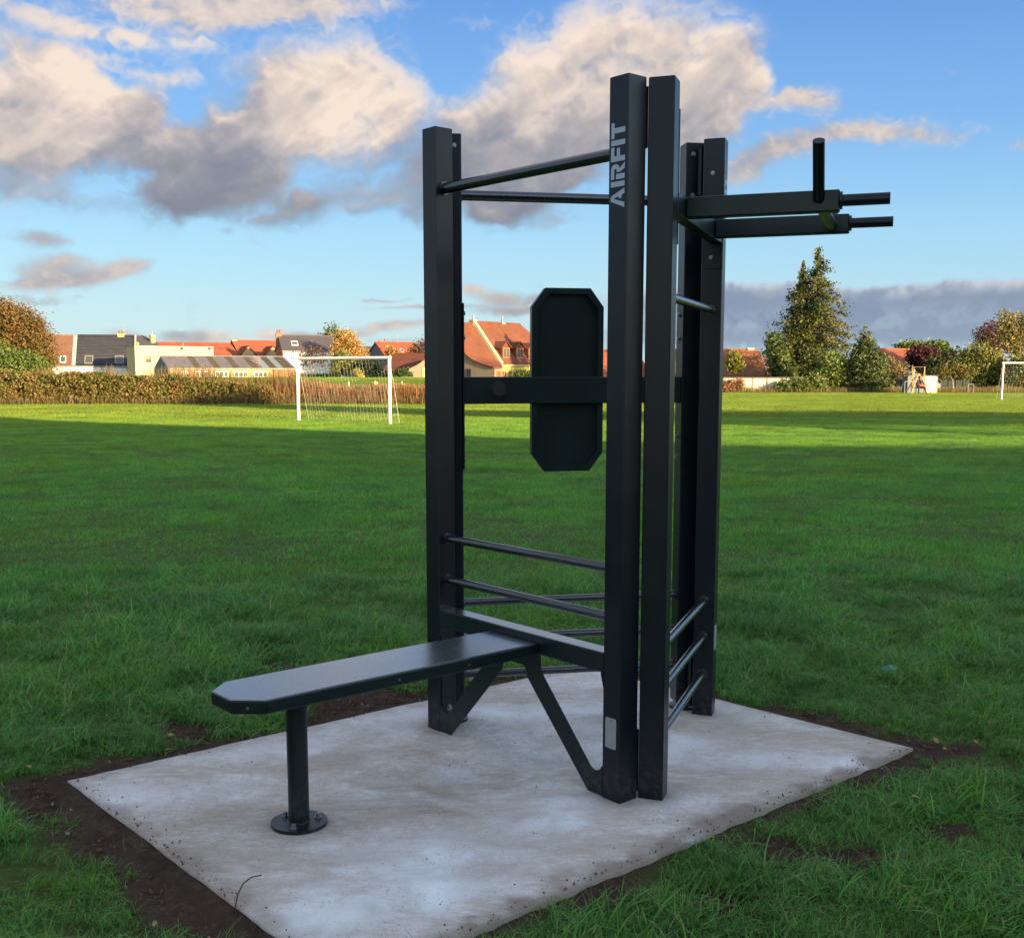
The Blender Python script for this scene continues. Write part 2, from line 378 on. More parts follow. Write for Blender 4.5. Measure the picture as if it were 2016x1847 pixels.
M['seat'] = coat('green_coat_sky_sheen', (.0014, .0125, .0140), .28, 2.3, 1.0)  # sky sheen put into bench tops by a glossier copy of the green
M['seat'].node_tree.nodes['Principled BSDF'].inputs['Coat IOR'].default_value = 1.9
M['cap'] = mat('black_plastic', (.012, .013, .015), .5)
M['steel'] = mat('zinc_steel', (.30, .31, .33), .38, .95)
M['plate'] = mat('brushed_plate', (.34, .36, .38), .5, .35)
M['bar'] = coat('bar_coat', (.0017, .0054, .0108), .27, 1.62, .8)
M['lettering'] = mat('pale_lettering', (.42, .50, .58), .5)
def tuftmat(name, tr=.35, gain=1.0, rough=.55):
    """leaves and blades: colour comes with each leaf, some light passes through"""
    m = mat(name, (.1, .2, .05), rough, 0, .25); t = NT(m)
    c = t.attr('tint'); rnd = t.n('ShaderNodeObjectInfo').outputs['Random']
    hv = t.n('ShaderNodeHueSaturation'); t.l(c, hv.inputs['Color']); t.l(t.math('ADD', t.math('MULTIPLY', rnd, .45*1.0), .78*gain), hv.inputs['Value'])
    if name.startswith('grass'):
        P = t.pos(); w = t.noise(P, 1.15, 5, .62); w2 = t.noise(P, .23, 3, .5)
        c2 = t.mix(1.0, hv.outputs[0], t.ramp(w, [(.30, (.60, .66, .74)), (.50, (1., 1., 1.)), (.70, (1.0, 1.0, .62))]), 'MULTIPLY')
        c2 = t.mix(t.ramp(w2, [(.4, 0.), (.65, .35)]), c2, (.15, .30, .05)); hv_out = c2
    else: hv_out = hv.outputs[0]
    t.base(hv_out)
    tl = t.n('ShaderNodeBsdfTranslucent'); t.l(hv_out, tl.inputs[0])
    mx_ = t.n('ShaderNodeMixShader'); mx_.inputs[0].default_value = tr
    t.l(t.b.outputs[0], mx_.inputs[1]); t.l(tl.outputs[0], mx_.inputs[2])
    t.l(mx_.outputs[0], t.t.nodes['Material Output'].inputs[0]); return m
M['leaf'] = tuftmat('foliage', .25); M['grass'] = tuftmat('grass_blades', .42, 1.25, .5)
def barkmat(name, c):
    m = mat(name, c, .9, 0, .2); t = NT(m); n = t.noise(t.pos(), 3, 6, .7, 0, (6, 6, 1)); t.base(t.ramp(n, [(.3, tuple(x*.5 for x in c)), (.7, tuple(x*1.4 for x in c))])); t.bump(n, .03, .6); return m
M['bark'] = barkmat('bark', (.11, .085, .06)); M['pale_bark'] = barkmat('pale_bark', (.28, .24, .19))
# ------------------------------------------------------------------ ground
SL, SF, SR, SB = Vector((-1.652, 4.018)), Vector((-.418, 2.606)), Vector((1.620, 4.378)), Vector((.36, 5.66))
SLAB = [SL, SF, SR, SB]                       # left, front, right, back corners
def slab_dist(X, Y):
    """signed distance outside the slab outline for numpy arrays, and the nearest edge number"""
    best = np.full(np.shape(X), -1e9); e = np.zeros(np.shape(X), int)
    for i in range(4):
        a, b = SLAB[i], SLAB[(i+1) % 4]; d = (b-a).normalized(); n = Vector((d.y, -d.x))
        q = (X-a.x)*n.x+(Y-a.y)*n.y
        e = np.where(q > best, i, e); best = np.maximum(best, q)
    return best, e
WORN = [(1417,1757,.17,.10,.95), (1551,1676,.20,.09,.9), (1712,1676,.13,.08,.8), (1298,1837,.16,.06,.8), (1846,1622,.20,.09,.75), (1480,1640,.16,.05,.6), (1640,1760,.10,.06,.6), (1900,1500,.30,.10,.7), (1560,1395,.25,.10,.6),
        (545,1305,.22,.16,.95), (330,1420,.25,.12,.7), (60,1570,.16,.12,.6), (200,1640,.10,.10,.5), (1700,1420,.3,.12,.45), (620,1385,.2,.1,.6)]
def bare(X, Y):
    """0 grass .. 1 bare soil"""
    d, e = slab_dist(X, Y)
    n = fbm(X*1.7+40, Y*1.7+12, 4); n2 = fbm(X*6+3, Y*6+8, 3)
    w = np.choose(e, [.15, .03, .105, .10])
    b = 1-sstep(w*.7, w*1.35+.10, d+(n2-.5)*.28+(n-.5)*.22)
    # worn places
    def spot(x, y, rx, ry, k): return k*np.exp(-(((X-x)/rx)**2+((Y-y)/ry)**2))
    s = spot(-.62, 5.15, .30, .22, .85)+spot(-1.35, 4.55, .28, .14, .6)+spot(1.85, 4.42, .14, .09, .8)+spot(-1.70, 3.75, .12, .22, .6)+0
    for (u, v, rx, ry, k) in WORN: p = on_ground(u, v); s = s+spot(p.x, p.y, rx*1.15, ry*1.1, k*1.05)
    b = np.maximum(b, sstep(.38, .66, s+(n2-.5)*.55))
    return np.clip(b, 0, 1)
def terrain(X, Y):
    c = 1.0*sstep(58, 90, Y)*(1-sstep(3, 12, X))+.0*X
    return c-1.9*sstep(91, 103, Y)*(1-sstep(3, 12, X))-.25*sstep(90, 110, Y)*sstep(3, 12, X)+.05*(fbm(X/9+3, Y/9, 2)-.5)*sstep(8, 14, Y)
def gz(x, y): return float(terrain(np.array([x*1.], np.float32), np.array([y*1.], np.float32))[0])
def spaced(fine0, fine1, step, lo, hi, g=1.16):
    a = list(np.arange(fine0, fine1, step)); s = step; x = fine0
    left = []
    while x > lo: s *= g; x -= s; left.append(x)
    s = step; x = a[-1]
    while x < hi: s *= g; x += s; a.append(x)
    return np.array(left[::-1]+a)
gx = spaced(-2.9, 2.9, .025, -2600, 2600, 1.13); gy = spaced(1.7, 6.3, .025, -600, 4200, 1.07)
GX, GY = np.meshgrid(gx, gy); GX = GX.astype(np.float32); GY = GY.astype(np.float32)
B_ = bare(GX, GY); D_, E_ = slab_dist(GX, GY)
rough_ = (fbm(GX*9+5, GY*9+2, 5, False, .6)-.5)*.05+(fbm(GX*24, GY*24+2, 3)-.5)*.034
nearm = 1-sstep(6, 9, np.abs(GY)+np.abs(GX)*.5)
GZ = terrain(GX, GY)+(-.035+B_*.004+rough_*(.35+.65*B_)+.02*(fbm(GX*2.2, GY*2.2+9, 3)-.5)*(1-B_))*nearm
GZ = GZ+sstep(.14, .0, D_)*(.014+np.choose(E_, [.010, -.004, .004, .002])-rough_*.6)*nearm
GZ = np.where(D_ < .028, np.minimum(GZ, -.013), GZ); GZ = np.where(D_ < -.035, -.13, GZ)
ny_, nx_ = GX.shape
idx = np.arange(nx_*ny_).reshape(ny_, nx_)
F4 = np.stack([idx[:-1,:-1], idx[:-1,1:], idx[1:,1:], idx[1:,:-1]], -1).reshape(-1, 4)
gm = mat('field_ground', (.08, .1, .03), .95, 0, .1); t = NT(gm); P = t.pos()
soil = t.ramp(t.noise(P, 24, 7, .68), [(.25, (.042, .026, .018)), (.55, (.086, .055, .040)), (.8, (.18, .13, .10))])
dry = t.noise(P, 2.2, 3); soil = t.mix(t.ramp(dry, [(.45, 0.), (.75, .55)]), soil, (.13, .088, .064))
tiny = t.n('ShaderNodeTexVoronoi'); t.l(P, tiny.inputs['Vector']); tiny.inputs['Scale'].default_value = 55
soil = t.mix(t.ramp(tiny.outputs['Distance'], [(.05, .5), (.16, 0.)]), soil, (.15, .125, .11))
turf = t.ramp(t.noise(P, .35, 5, .6), [(.3, (.075, .115, .03)), (.7, (.11, .15, .035))])
turf = t.mix(t.ramp(t.noise(P, 14, 4, .7), [(.35, .6), (.65, 0.)]), turf, (.06, .075, .025))
t.base(t.mix(t.attr('bare', 2), turf, soil))
b1 = t.bump(t.noise(P, 42, 8, .75), .022, 1.0)
ground = fast_mesh('ground', np.stack([GX, GY, GZ], -1).reshape(-1, 3), F4, gm, None, (0,0,0), {'bare': ('POINT', B_.ravel())}, True)
tag(ground, kind='structure')
# ---- concrete slab
cm = mat('concrete', (.4, .4, .4), .85, 0, .3); t = NT(cm); P = t.pos()
big = t.noise(P, 1.6, 6, .6, .4); fine = t.noise(P, 30, 6, .7)
stre = t.noise(P, 1.0, 6, .62, .6, (1.0, 2.6, 1, 2.62)); stre2 = t.noise(P, 2.3, 5, .6, .3, (1, 2.2, 1, .5))
grit = t.noise(P, 150, 3, .7)
c = t.ramp(big, [(.32, (.68, .645, .60)), (.5, (.79, .77, .735)), (.70, (.87, .86, .84))])
c = t.mix(t.ramp(t.noise(P, 5.5, 10, .72, .3), [(.44, .5), (.60, 0.)]), c, (.48, .44, .385))
c = t.mix(t.math('MULTIPLY', t.ramp(stre, [(.48, 0.), (.58, .95)]), t.ramp(t.noise(P, 9, 9, .75, .2, (1, 3.2, 1, 2.62)), [(.40, 1.), (.62, .25)])), c, (.47, .385, .305))
patch = t.noise(P, .85, 5, .6, .8, (1.0, 1.6, 1, 2.4)); pm = t.ramp(patch, [(.46, 0.), (.57, 1.)])
c = t.mix(t.math('MULTIPLY', pm, t.ramp(t.noise(P, 16, 9, .78, .3, (1, 2.8, 1, 2.62)), [(.40, .85), (.58, .12)])), c, (.43, .355, .29))
c = t.mix(t.ramp(fine, [(.38, .45), (.50, 0.)]), c, (.45, .40, .35))
c = t.mix(t.ramp(grit, [(.33, .55), (.45, 0.)]), c, (.30, .26, .23))
st_ = t.attr('stain', 2); c = t.mix(t.math('MULTIPLY', st_, t.ramp(t.noise(P, 13, 10, .78, .3, (1, 2.6, 1, 2.62)), [(.36, 1.), (.62, .25)])), c, (.40, .315, .235))
c = t.mix(t.math('MULTIPLY', t.attr('chalk', 2), t.ramp(t.noise(P, 6, 8, .7), [(.35, .35), (.6, 1.)])), c, (.86, .88, .90))
pv = t.n('ShaderNodeTexVoronoi'); t.l(P, pv.inputs['Vector']); pv.inputs['Scale'].default_value = 70
pz_ = t.math('MULTIPLY', t.ramp(pv.outputs['Distance'], [(.10, 1.), (.26, 0.)]), t.ramp(t.noise(P, 8, 5, .7), [(.47, 0.), (.58, .85)]))
c = t.mix(pz_, c, (.22, .18, .15))
pw = t.n('ShaderNodeTexVoronoi'); t.l(P, pw.inputs['Vector']); pw.inputs['Scale'].default_value = 48
c = t.mix(t.math('MULTIPLY', t.ramp(pw.outputs['Distance'], [(.08, 1.), (.18, 0.)]), t.ramp(t.noise(P, 5, 5, .7), [(.50, 0.), (.60, .8)])), c, (.90, .90, .88))
feet_ = t.attr('contact_shade', 2); c = t.mix(feet_, c, (.24, .20, .165))  # contact shade painted into the colour round post feet and bench leg
c = t.mix(t.attr('grime', 2), c, (.22, .165, .125))
vo = t.n('ShaderNodeTexVoronoi'); t.l(P, vo.inputs['Vector']); vo.inputs['Scale'].default_value = 9
spk = t.math('MULTIPLY', t.ramp(vo.outputs['Distance'], [(.03, 1.), (.06, 0.)]), t.ramp(t.noise(P, 3.1, 3), [(.52, 0.), (.6, .8)]))
c = t.mix(spk, c, (.05, .04, .035)); t.base(c)
t.rough(t.ramp(fine, [(.3, .95), (.7, .72)]))
t.bump(t.math('ADD', fine, t.math('MULTIPLY', big, 1.5)), .0028, .55)
sx, sy = np.meshgrid(np.linspace(0, 1, 240), np.linspace(0, 1, 240))
cz = [np.array([p.x, p.y]) for p in SLAB]
def bil(u, v): return ((1-u)*(1-v))[..., None]*cz[0]+(u*(1-v))[..., None]*cz[1]+(u*v)[..., None]*cz[2]+((1-u)*v)[..., None]*cz[3]
SP = bil(sx, sy); dn, en = slab_dist(SP[..., 0], SP[..., 1])
edge = sstep(-.045, 0, dn)
wob = (fbm(SP[..., 0]*9, SP[..., 1]*9, 4)-.5)
SPn = SP.copy(); ctr = np.mean(cz, 0); dirn = (SP-ctr)/np.linalg.norm(SP-ctr, axis=-1, keepdims=True)
SPn += dirn*(wob*edge*.010)[..., None]
SZ = (fbm(SP[..., 0]*5, SP[..., 1]*5, 5)-.5)*.007-edge*.006
gr = np.clip(sstep(-.10, .0, dn+(fbm(SP[..., 0]*12+3, SP[..., 1]*12, 4)-.5)*.16)*np.choose(en, [.55, .8, .4, .35]), 0, 1)
ns, ms = sx.shape; top = np.concatenate([SPn, SZ[..., None]], -1).reshape(-1, 3)
ii = np.arange(ns*ms).reshape(ns, ms); ft = np.stack([ii[:-1,:-1], ii[:-1,1:], ii[1:,1:], ii[1:,:-1]], -1).reshape(-1, 4)
ring = np.concatenate([ii[0, :], ii[1:, -1], ii[-1, -2::-1], ii[-2:0:-1, 0]])
low = top[ring].copy(); low[:, 2] = -.12; o0 = len(top); nr = len(ring); k_ = np.arange(nr)
fs_ = np.stack([ring[k_], o0+k_, o0+(k_+1) % nr, ring[(k_+1) % nr]], -1)
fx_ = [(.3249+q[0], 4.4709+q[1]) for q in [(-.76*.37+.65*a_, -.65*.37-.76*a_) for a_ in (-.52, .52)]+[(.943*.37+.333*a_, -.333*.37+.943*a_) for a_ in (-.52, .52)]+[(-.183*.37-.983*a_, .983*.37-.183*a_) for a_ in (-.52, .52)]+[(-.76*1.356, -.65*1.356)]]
foot_shade = np.zeros(sx.shape)
for fx0, fy0 in fx_: foot_shade = np.maximum(foot_shade, np.exp(-((SP[..., 0]-fx0)**2+(SP[..., 1]-fy0)**2)/.011))
foot_shade = np.clip(foot_shade*(.35+1.3*(fbm(SP[..., 0]*14, SP[..., 1]*14, 4)-.2)), 0, .75)
def blotch(L, sc):
    m_ = np.zeros(sx.shape)
    wx, wy = (fbm(SP[..., 0]*3.1+7, SP[..., 1]*3.1, 4)-.5)*.34, (fbm(SP[..., 0]*3.1, SP[..., 1]*3.1+20, 4)-.5)*.34
    for u, v, rx, ry, a_, k_ in L:
        p = on_ground(u, v); c_, s_ = math.cos(R(a_)), math.sin(R(a_)); X_, Y_ = SP[..., 0]-p.x+wx, SP[..., 1]-p.y+wy
        m_ = np.maximum(m_, k_*np.exp(-((X_*c_+Y_*s_)/rx)**2-((-X_*s_+Y_*c_)/ry)**2))
    return np.clip(m_*(.45+1.15*fbm(SP[..., 0]*7+sc, SP[..., 1]*7, 5)), 0, 1)
stn = blotch([(900,1550,.30,.06,-38,1.0),(860,1590,.26,.05,-38,1.),(960,1620,.20,.05,-38,.9),(420,1620,.42,.24,20,.75),(640,1500,.35,.12,15,.7),(780,1480,.30,.10,10,.7),(300,1560,.25,.12,40,.6),(1000,1700,.22,.10,-20,.7),(1100,1500,.30,.10,30,.5),(1500,1430,.35,.10,-20,.55),(1350,1560,.30,.10,30,.45),(560,1740,.16,.10,30,.6),(1180,1690,.26,.05,30,.8)], 3)
chk = blotch([(820,1740,.30,.16,10,1.),(700,1800,.22,.12,10,.9),(1100,1600,.30,.16,20,.8),(1250,1480,.35,.14,10,.8),(560,1480,.30,.08,10,.8),(1000,1400,.40,.14,0,.85),(1600,1500,.30,.10,0,.7),(260,1570,.16,.08,0,.9),(860,1690,.35,.12,0,.8)], 40)
slab = fast_mesh('concrete_slab', np.concatenate([top, low]), np.concatenate([ft, fs_]), cm, None, (0,0,0), {'grime': ('POINT', np.concatenate([gr.ravel(), np.ones(nr)])), 'stain': ('POINT', np.concatenate([stn.ravel(), np.zeros(nr)])), 'chalk': ('POINT', np.concatenate([chk.ravel(), np.zeros(nr)])), 'contact_shade': ('POINT', np.concatenate([foot_shade.ravel(), np.zeros(nr)]))}, True)
tag(slab, 'pale rain-stained concrete slab with soil-smeared edges under the black fitness frame', 'slab')
# ------------------------------------------------------------------ unseen buildings added behind the camera, shaped to shade the near field
TAN = math.tan(R(SUN_EL)); LH = Vector((-.70711, .70711, 0))
def caster(pt, h):
    """place from which a point at height h throws its shade onto pt"""
    return Vector((pt.x, pt.y, 0))-LH*(h/TAN)
m_bk = varied('red_brick_wall', (.26, .12, .08), .85, .2, 1.5); m_bk2 = varied('grey_render', (.36, .34, .31), .85, .15, .8)
rim = [on_ground(u, v) for u, v in ((-90, 822), (0, 826), (533, 844.7), (836, 855.8), (919, 860.6), (1418, 877), (2016, 881), (2200, 884))]
HB = 10.2
edge_ = [caster(p, HB+.06) for p in rim]
far_ = [p+Vector((7, -7, 0)) for p in edge_[::-1]]
b1 = thing('unseen_shade_building', 'long flat-roofed red brick building added unseen behind the viewer to the right for its shade', 'building', edge_[3])
obj('wall', MB().prism(edge_+far_, (0, 0, HB-.3)), m_bk, b1); obj('roof', MB().prism([p+Vector((0,0,HB-.3)) for p in edge_+far_], (0, 0, .36)), m_bk2, b1)
e0_ = edge_[0]; pl_ = [e0_+Vector((1.9, -.5, 0)), e0_+Vector((-25, -26, 0)), e0_+Vector((-19, -32, 0)), e0_+Vector((8, -7, 0))]
b2 = thing('unseen_shade_block', 'broad grey rendered building added unseen straight behind the viewer for its shade', 'building', e0_+Vector((-12, -12, 0)))
obj('wall', MB().prism(pl_, (0, 0, 11.5)), m_bk2, b2); obj('roof', MB().prism([p+Vector((0,0,11.5)) for p in pl_], (0, 0, .3)), m_bk, b2)

# ------------------------------------------------------------------ foliage
def leaves(name, ctr, size, cols, parent, kind_mat='leaf', up=.0, seed=0, jit=.35, elong=1.7, loc=(0,0,0)):
    rg = np.random.RandomState(seed); n = len(ctr)
    nrm = rg.normal(0, 1, (n, 3)); nrm[:, 2] += up; nrm /= np.linalg.norm(nrm, axis=1, keepdims=True)
    t = np.cross(nrm, rg.normal(0, 1, (n, 3))); t /= np.linalg.norm(t, axis=1, keepdims=True); b = np.cross(nrm, t)
    s = (size*(.6+.8*rg.rand(n)))[:, None]
    v = np.stack([ctr-t*s*.5*elong, ctr+b*s*.42, ctr+t*s*.5*elong, ctr-b*s*.42], 1).reshape(-1, 3)
    f = np.arange(4*n).reshape(-1, 4); c = np.repeat(cols*(1-jit/2+jit*rg.rand(n, 1)), 4, 0)
    return fast_mesh(name, v, f, M[kind_mat], parent, loc, {'tint': ('POINT', c)})
def pick(rg, cols, n, w=None):
    cols = np.array(cols); return cols[rg.choice(len(cols), n, p=w)]
def lobed(rg, lobes, n, m, sig, shell=.62):
    """clusters of m points spread through ellipsoid lobes (x,y,z,rx,ry,rz), denser towards the outside"""
    L = np.array(lobes, float); vol = L[:, 3]*L[:, 4]*L[:, 5]; k = rg.choice(len(L), n, p=vol**.67/np.sum(vol**.67))
    d = rg.normal(0, 1, (n, 3)); d /= np.linalg.norm(d, axis=1, keepdims=True); r = (shell+(1.06-shell)*rg.rand(n)**.8)[:, None]
    c = L[k, :3]+d*L[k, 3:6]*r
    p = np.repeat(c, m, 0)+rg.normal(0, sig, (n*m, 3)); return p, np.repeat(c, m, 0), np.repeat(k, m)
def limb(mb, p0, p1, r0, r1, rr, seg=7, kink=.08):
    p0, p1 = Vector(p0), Vector(p1); L = (p1-p0).length; pts = [p0]
    for i in (1, 2, 3): pts.append(p0.lerp(p1, i/4)+Vector((rr.uniform(-1,1), rr.uniform(-1,1), rr.uniform(-.5,.5)))*kink*L)
    pts.append(p1)
    for i in range(4): mb.tube(pts[i], pts[i+1], r0+(r1-r0)*i/4, seg, r0+(r1-r0)*(i+1)/4, False)
def tree(name, label, base, lobes, cols, n=500, m=10, leaf=.2, sig=.25, trunk_r=.18, seed=1, w=None, bark='bark', group=None, cat='tree', shade=None, limbs=7, trunk_top=None):
    """base: ground point; lobes relative to it"""
    rg = np.random.RandomState(seed); rr = random.Random(seed); base = Vector(base)
    th = thing(name, label, cat, base, group)
    L = [(base.x+a, base.y+b, base.z+c, d, e, f) for a, b, c, d, e, f in lobes]
    p, c, k = lobed(rg, L, n, m, sig)
    col = pick(rg, cols, n, w); col = np.repeat(col, m, 0)
    if shade is not None: col = shade(rg, p, col, base)
    p[:, 2] = np.maximum(p[:, 2], base.z+.02)
    leaves('crown' if cat == 'tree' else 'foliage', p, leaf, col, th, seed=seed)
    mb = MB(); zc = np.average([l[2] for l in L]); top = trunk_top or zc
    top_p = Vector((np.mean([l[0] for l in L]), np.mean([l[1] for l in L]), top))
    limb(mb, base+Vector((0,0,-.3)), top_p, trunk_r, trunk_r*.45, rr, 9, .02)
    obj('trunk' if cat == 'tree' else 'stem', mb, M[bark], th)
    for i in range(limbs):
        l = L[rr.randrange(len(L))]; q = base.lerp(top_p, rr.uniform(.35, .95))
        e = Vector((l[0]+rr.uniform(-.8,.8)*l[3], l[1]+rr.uniform(-.8,.8)*l[4], l[2]+rr.uniform(-.2,.9)*l[5]))
        mb = MB(); limb(mb, q, e, trunk_r*.4, trunk_r*.1, rr, 6); obj('limb', mb, M[bark], th)
    return th
def PX(Y): return Y/FPX      # metres per unit of picture at distance Y
def lob(u, v, ru, rv, Y, base, rd=None, dy=0):
    """ellipsoid lobe centred in direction (u, v) at distance Y, radii in picture units, relative to base"""
    c = at(u, v, Y); k = PX(Y); return (c.x-base[0], c.y-base[1]+dy, c.z-base[2], ru*k, (rd or ru)*k, rv*k)
def gbase(u, Y):
    x = (u-1008)/FPX*Y; return Vector((x, Y, gz(x, Y)))
# umbrella trees added out of view to throw the second, detached band of shade
up_ = []
H2 = 12.5
BAND = [((470, 798.5), .35, 1.3), ((560, 802), .55, 1.5), ((660, 806), .75, 1.7), ((760, 809.5), .9, 1.7), ((860, 813), .95, 1.6), ((960, 816.5), .9, 1.6), ((1080, 819), .85, 1.7), ((1220, 821.5), .8, 1.8), ((1370, 823.5), .78, 2.0), ((1540, 824), .74, 2.2), ((1720, 823.5), .72, 2.3), ((1900, 822.5), .72, 2.4), ((2080, 822), .7, 2.4)]
for i, ((u, v), hz, hr) in enumerate(BAND):
    c = caster(on_ground(u, v), H2); c.z = 0
    up_.append(tree('unseen_shade_tree', 'tall flat-crowned tree added unseen behind the viewer for its shade, %s in the row' % ['first','second','third','fourth','fifth','sixth','seventh','eighth','ninth','tenth','eleventh','twelfth','last'][i], c, [(0, 0, H2, hr, hr, hz)], [(.05,.09,.02),(.07,.1,.02)], 260, 9, .34, .22, .16, 300+i, group='flat-crowned trees added in a row behind the viewer for their shade', limbs=3))

# ------------------------------------------------------------------ background materials
def roofmat(name, c, course=.3, var=.3, rib=0, rough=.8):
    m = mat(name, c, rough, 0, .25); t = NT(m); P = t.pos(); sp = t.n('ShaderNodeSeparateXYZ'); t.l(P, sp.inputs[0])
    n = t.noise(P, .9, 5, .7); n2 = t.noise(P, 7, 3, .7)
    cc = t.ramp(n, [(.3, tuple(x*(1-var) for x in c)), (.7, tuple(x*(1+var*.7) for x in c))]); cc = t.mix(t.ramp(n2, [(.45, 0.), (.7, .35)]), cc, tuple(x*.55 for x in c))
    t.base(cc); fr = t.math('FRACT', t.math('DIVIDE', sp.outputs[2], course)); t.bump(fr, .05, .8); return m
M['r_black'] = roofmat('black_tiles', (.030, .032, .042), .26, .35, rough=.6); M['r_brown'] = roofmat('brown_tiles', (.17, .085, .055), .25)
M['r_red'] = roofmat('red_tiles', (.265, .078, .042), .2, .2); M['r_slate'] = roofmat('slate', (.085, .075, .082), .2, .12, rough=.6)
M['r_orange'] = roofmat('orange_brown_tiles', (.25, .095, .045), .2, .2); M['r_rust'] = roofmat('rust_tiles', (.155, .055, .032), .2, .25); M['r_mauve'] = roofmat('mauve_tiles', (.16, .11, .115), .2, .15)
M['white'] = varied('white_render', (.78, .76, .72), .8, .06, .6); M['cream'] = varied('cream_render', (.50, .44, .245), .85, .10, .5, tint=(.42, .37, .22))
M['yellow'] = varied('yellow_render', (.62, .48, .12), .85, .1, .8); M['ybrick'] = varied('yellow_brick', (.40, .245, .12), .9, .2, 3)
M['rbrick'] = varied('red_brick', (.34, .15, .085), .9, .25, 3); M['tan'] = varied('tan_render', (.27, .215, .15), .9, .15, .7); M['peach'] = varied('peach_render', (.44, .28, .165), .85, .08, .8)
M['wframe'] = mat('white_frame', (.78, .77, .74), .5); M['brownframe'] = mat('varnished_frame', (.36, .15, .05), .5); M['glass'] = mat('window_glass', (.06, .07, .08), .08, 0, .8)
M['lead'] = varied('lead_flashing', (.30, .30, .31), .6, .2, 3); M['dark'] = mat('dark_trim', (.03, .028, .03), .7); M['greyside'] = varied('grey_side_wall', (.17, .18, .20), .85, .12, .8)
M['corr'] = varied('fibre_cement', (.23, .205, .20), .75, .18, 1.2); M['corrb'] = varied('mossy_fibre_cement', (.15, .115, .07), .85, .3, 1.6); M['corrc'] = varied('clear_sheet', (.34, .38, .38), .5, .1, 1.0)
M['wood'] = varied('bare_timber', (.46, .30, .14), .8, .2, 6); M['post_wood'] = varied('weathered_post', (.42, .36, .24), .85, .25, 8); M['panel'] = varied('cream_concrete', (.60, .55, .38), .85, .07, 1.3)
M['goal'] = mat('white_goal_paint', (.80, .80, .78), .45); t = NT(M['goal']); n_ = t.noise(t.pos(), 5, 6, .75, 0, (4, 4, 1)); t.base(t.ramp(n_, [(.60, (.80, .80, .78)), (.72, (.34, .31, .26))]))
M['net'] = mat('net_cord', (.62, .64, .60), .8)

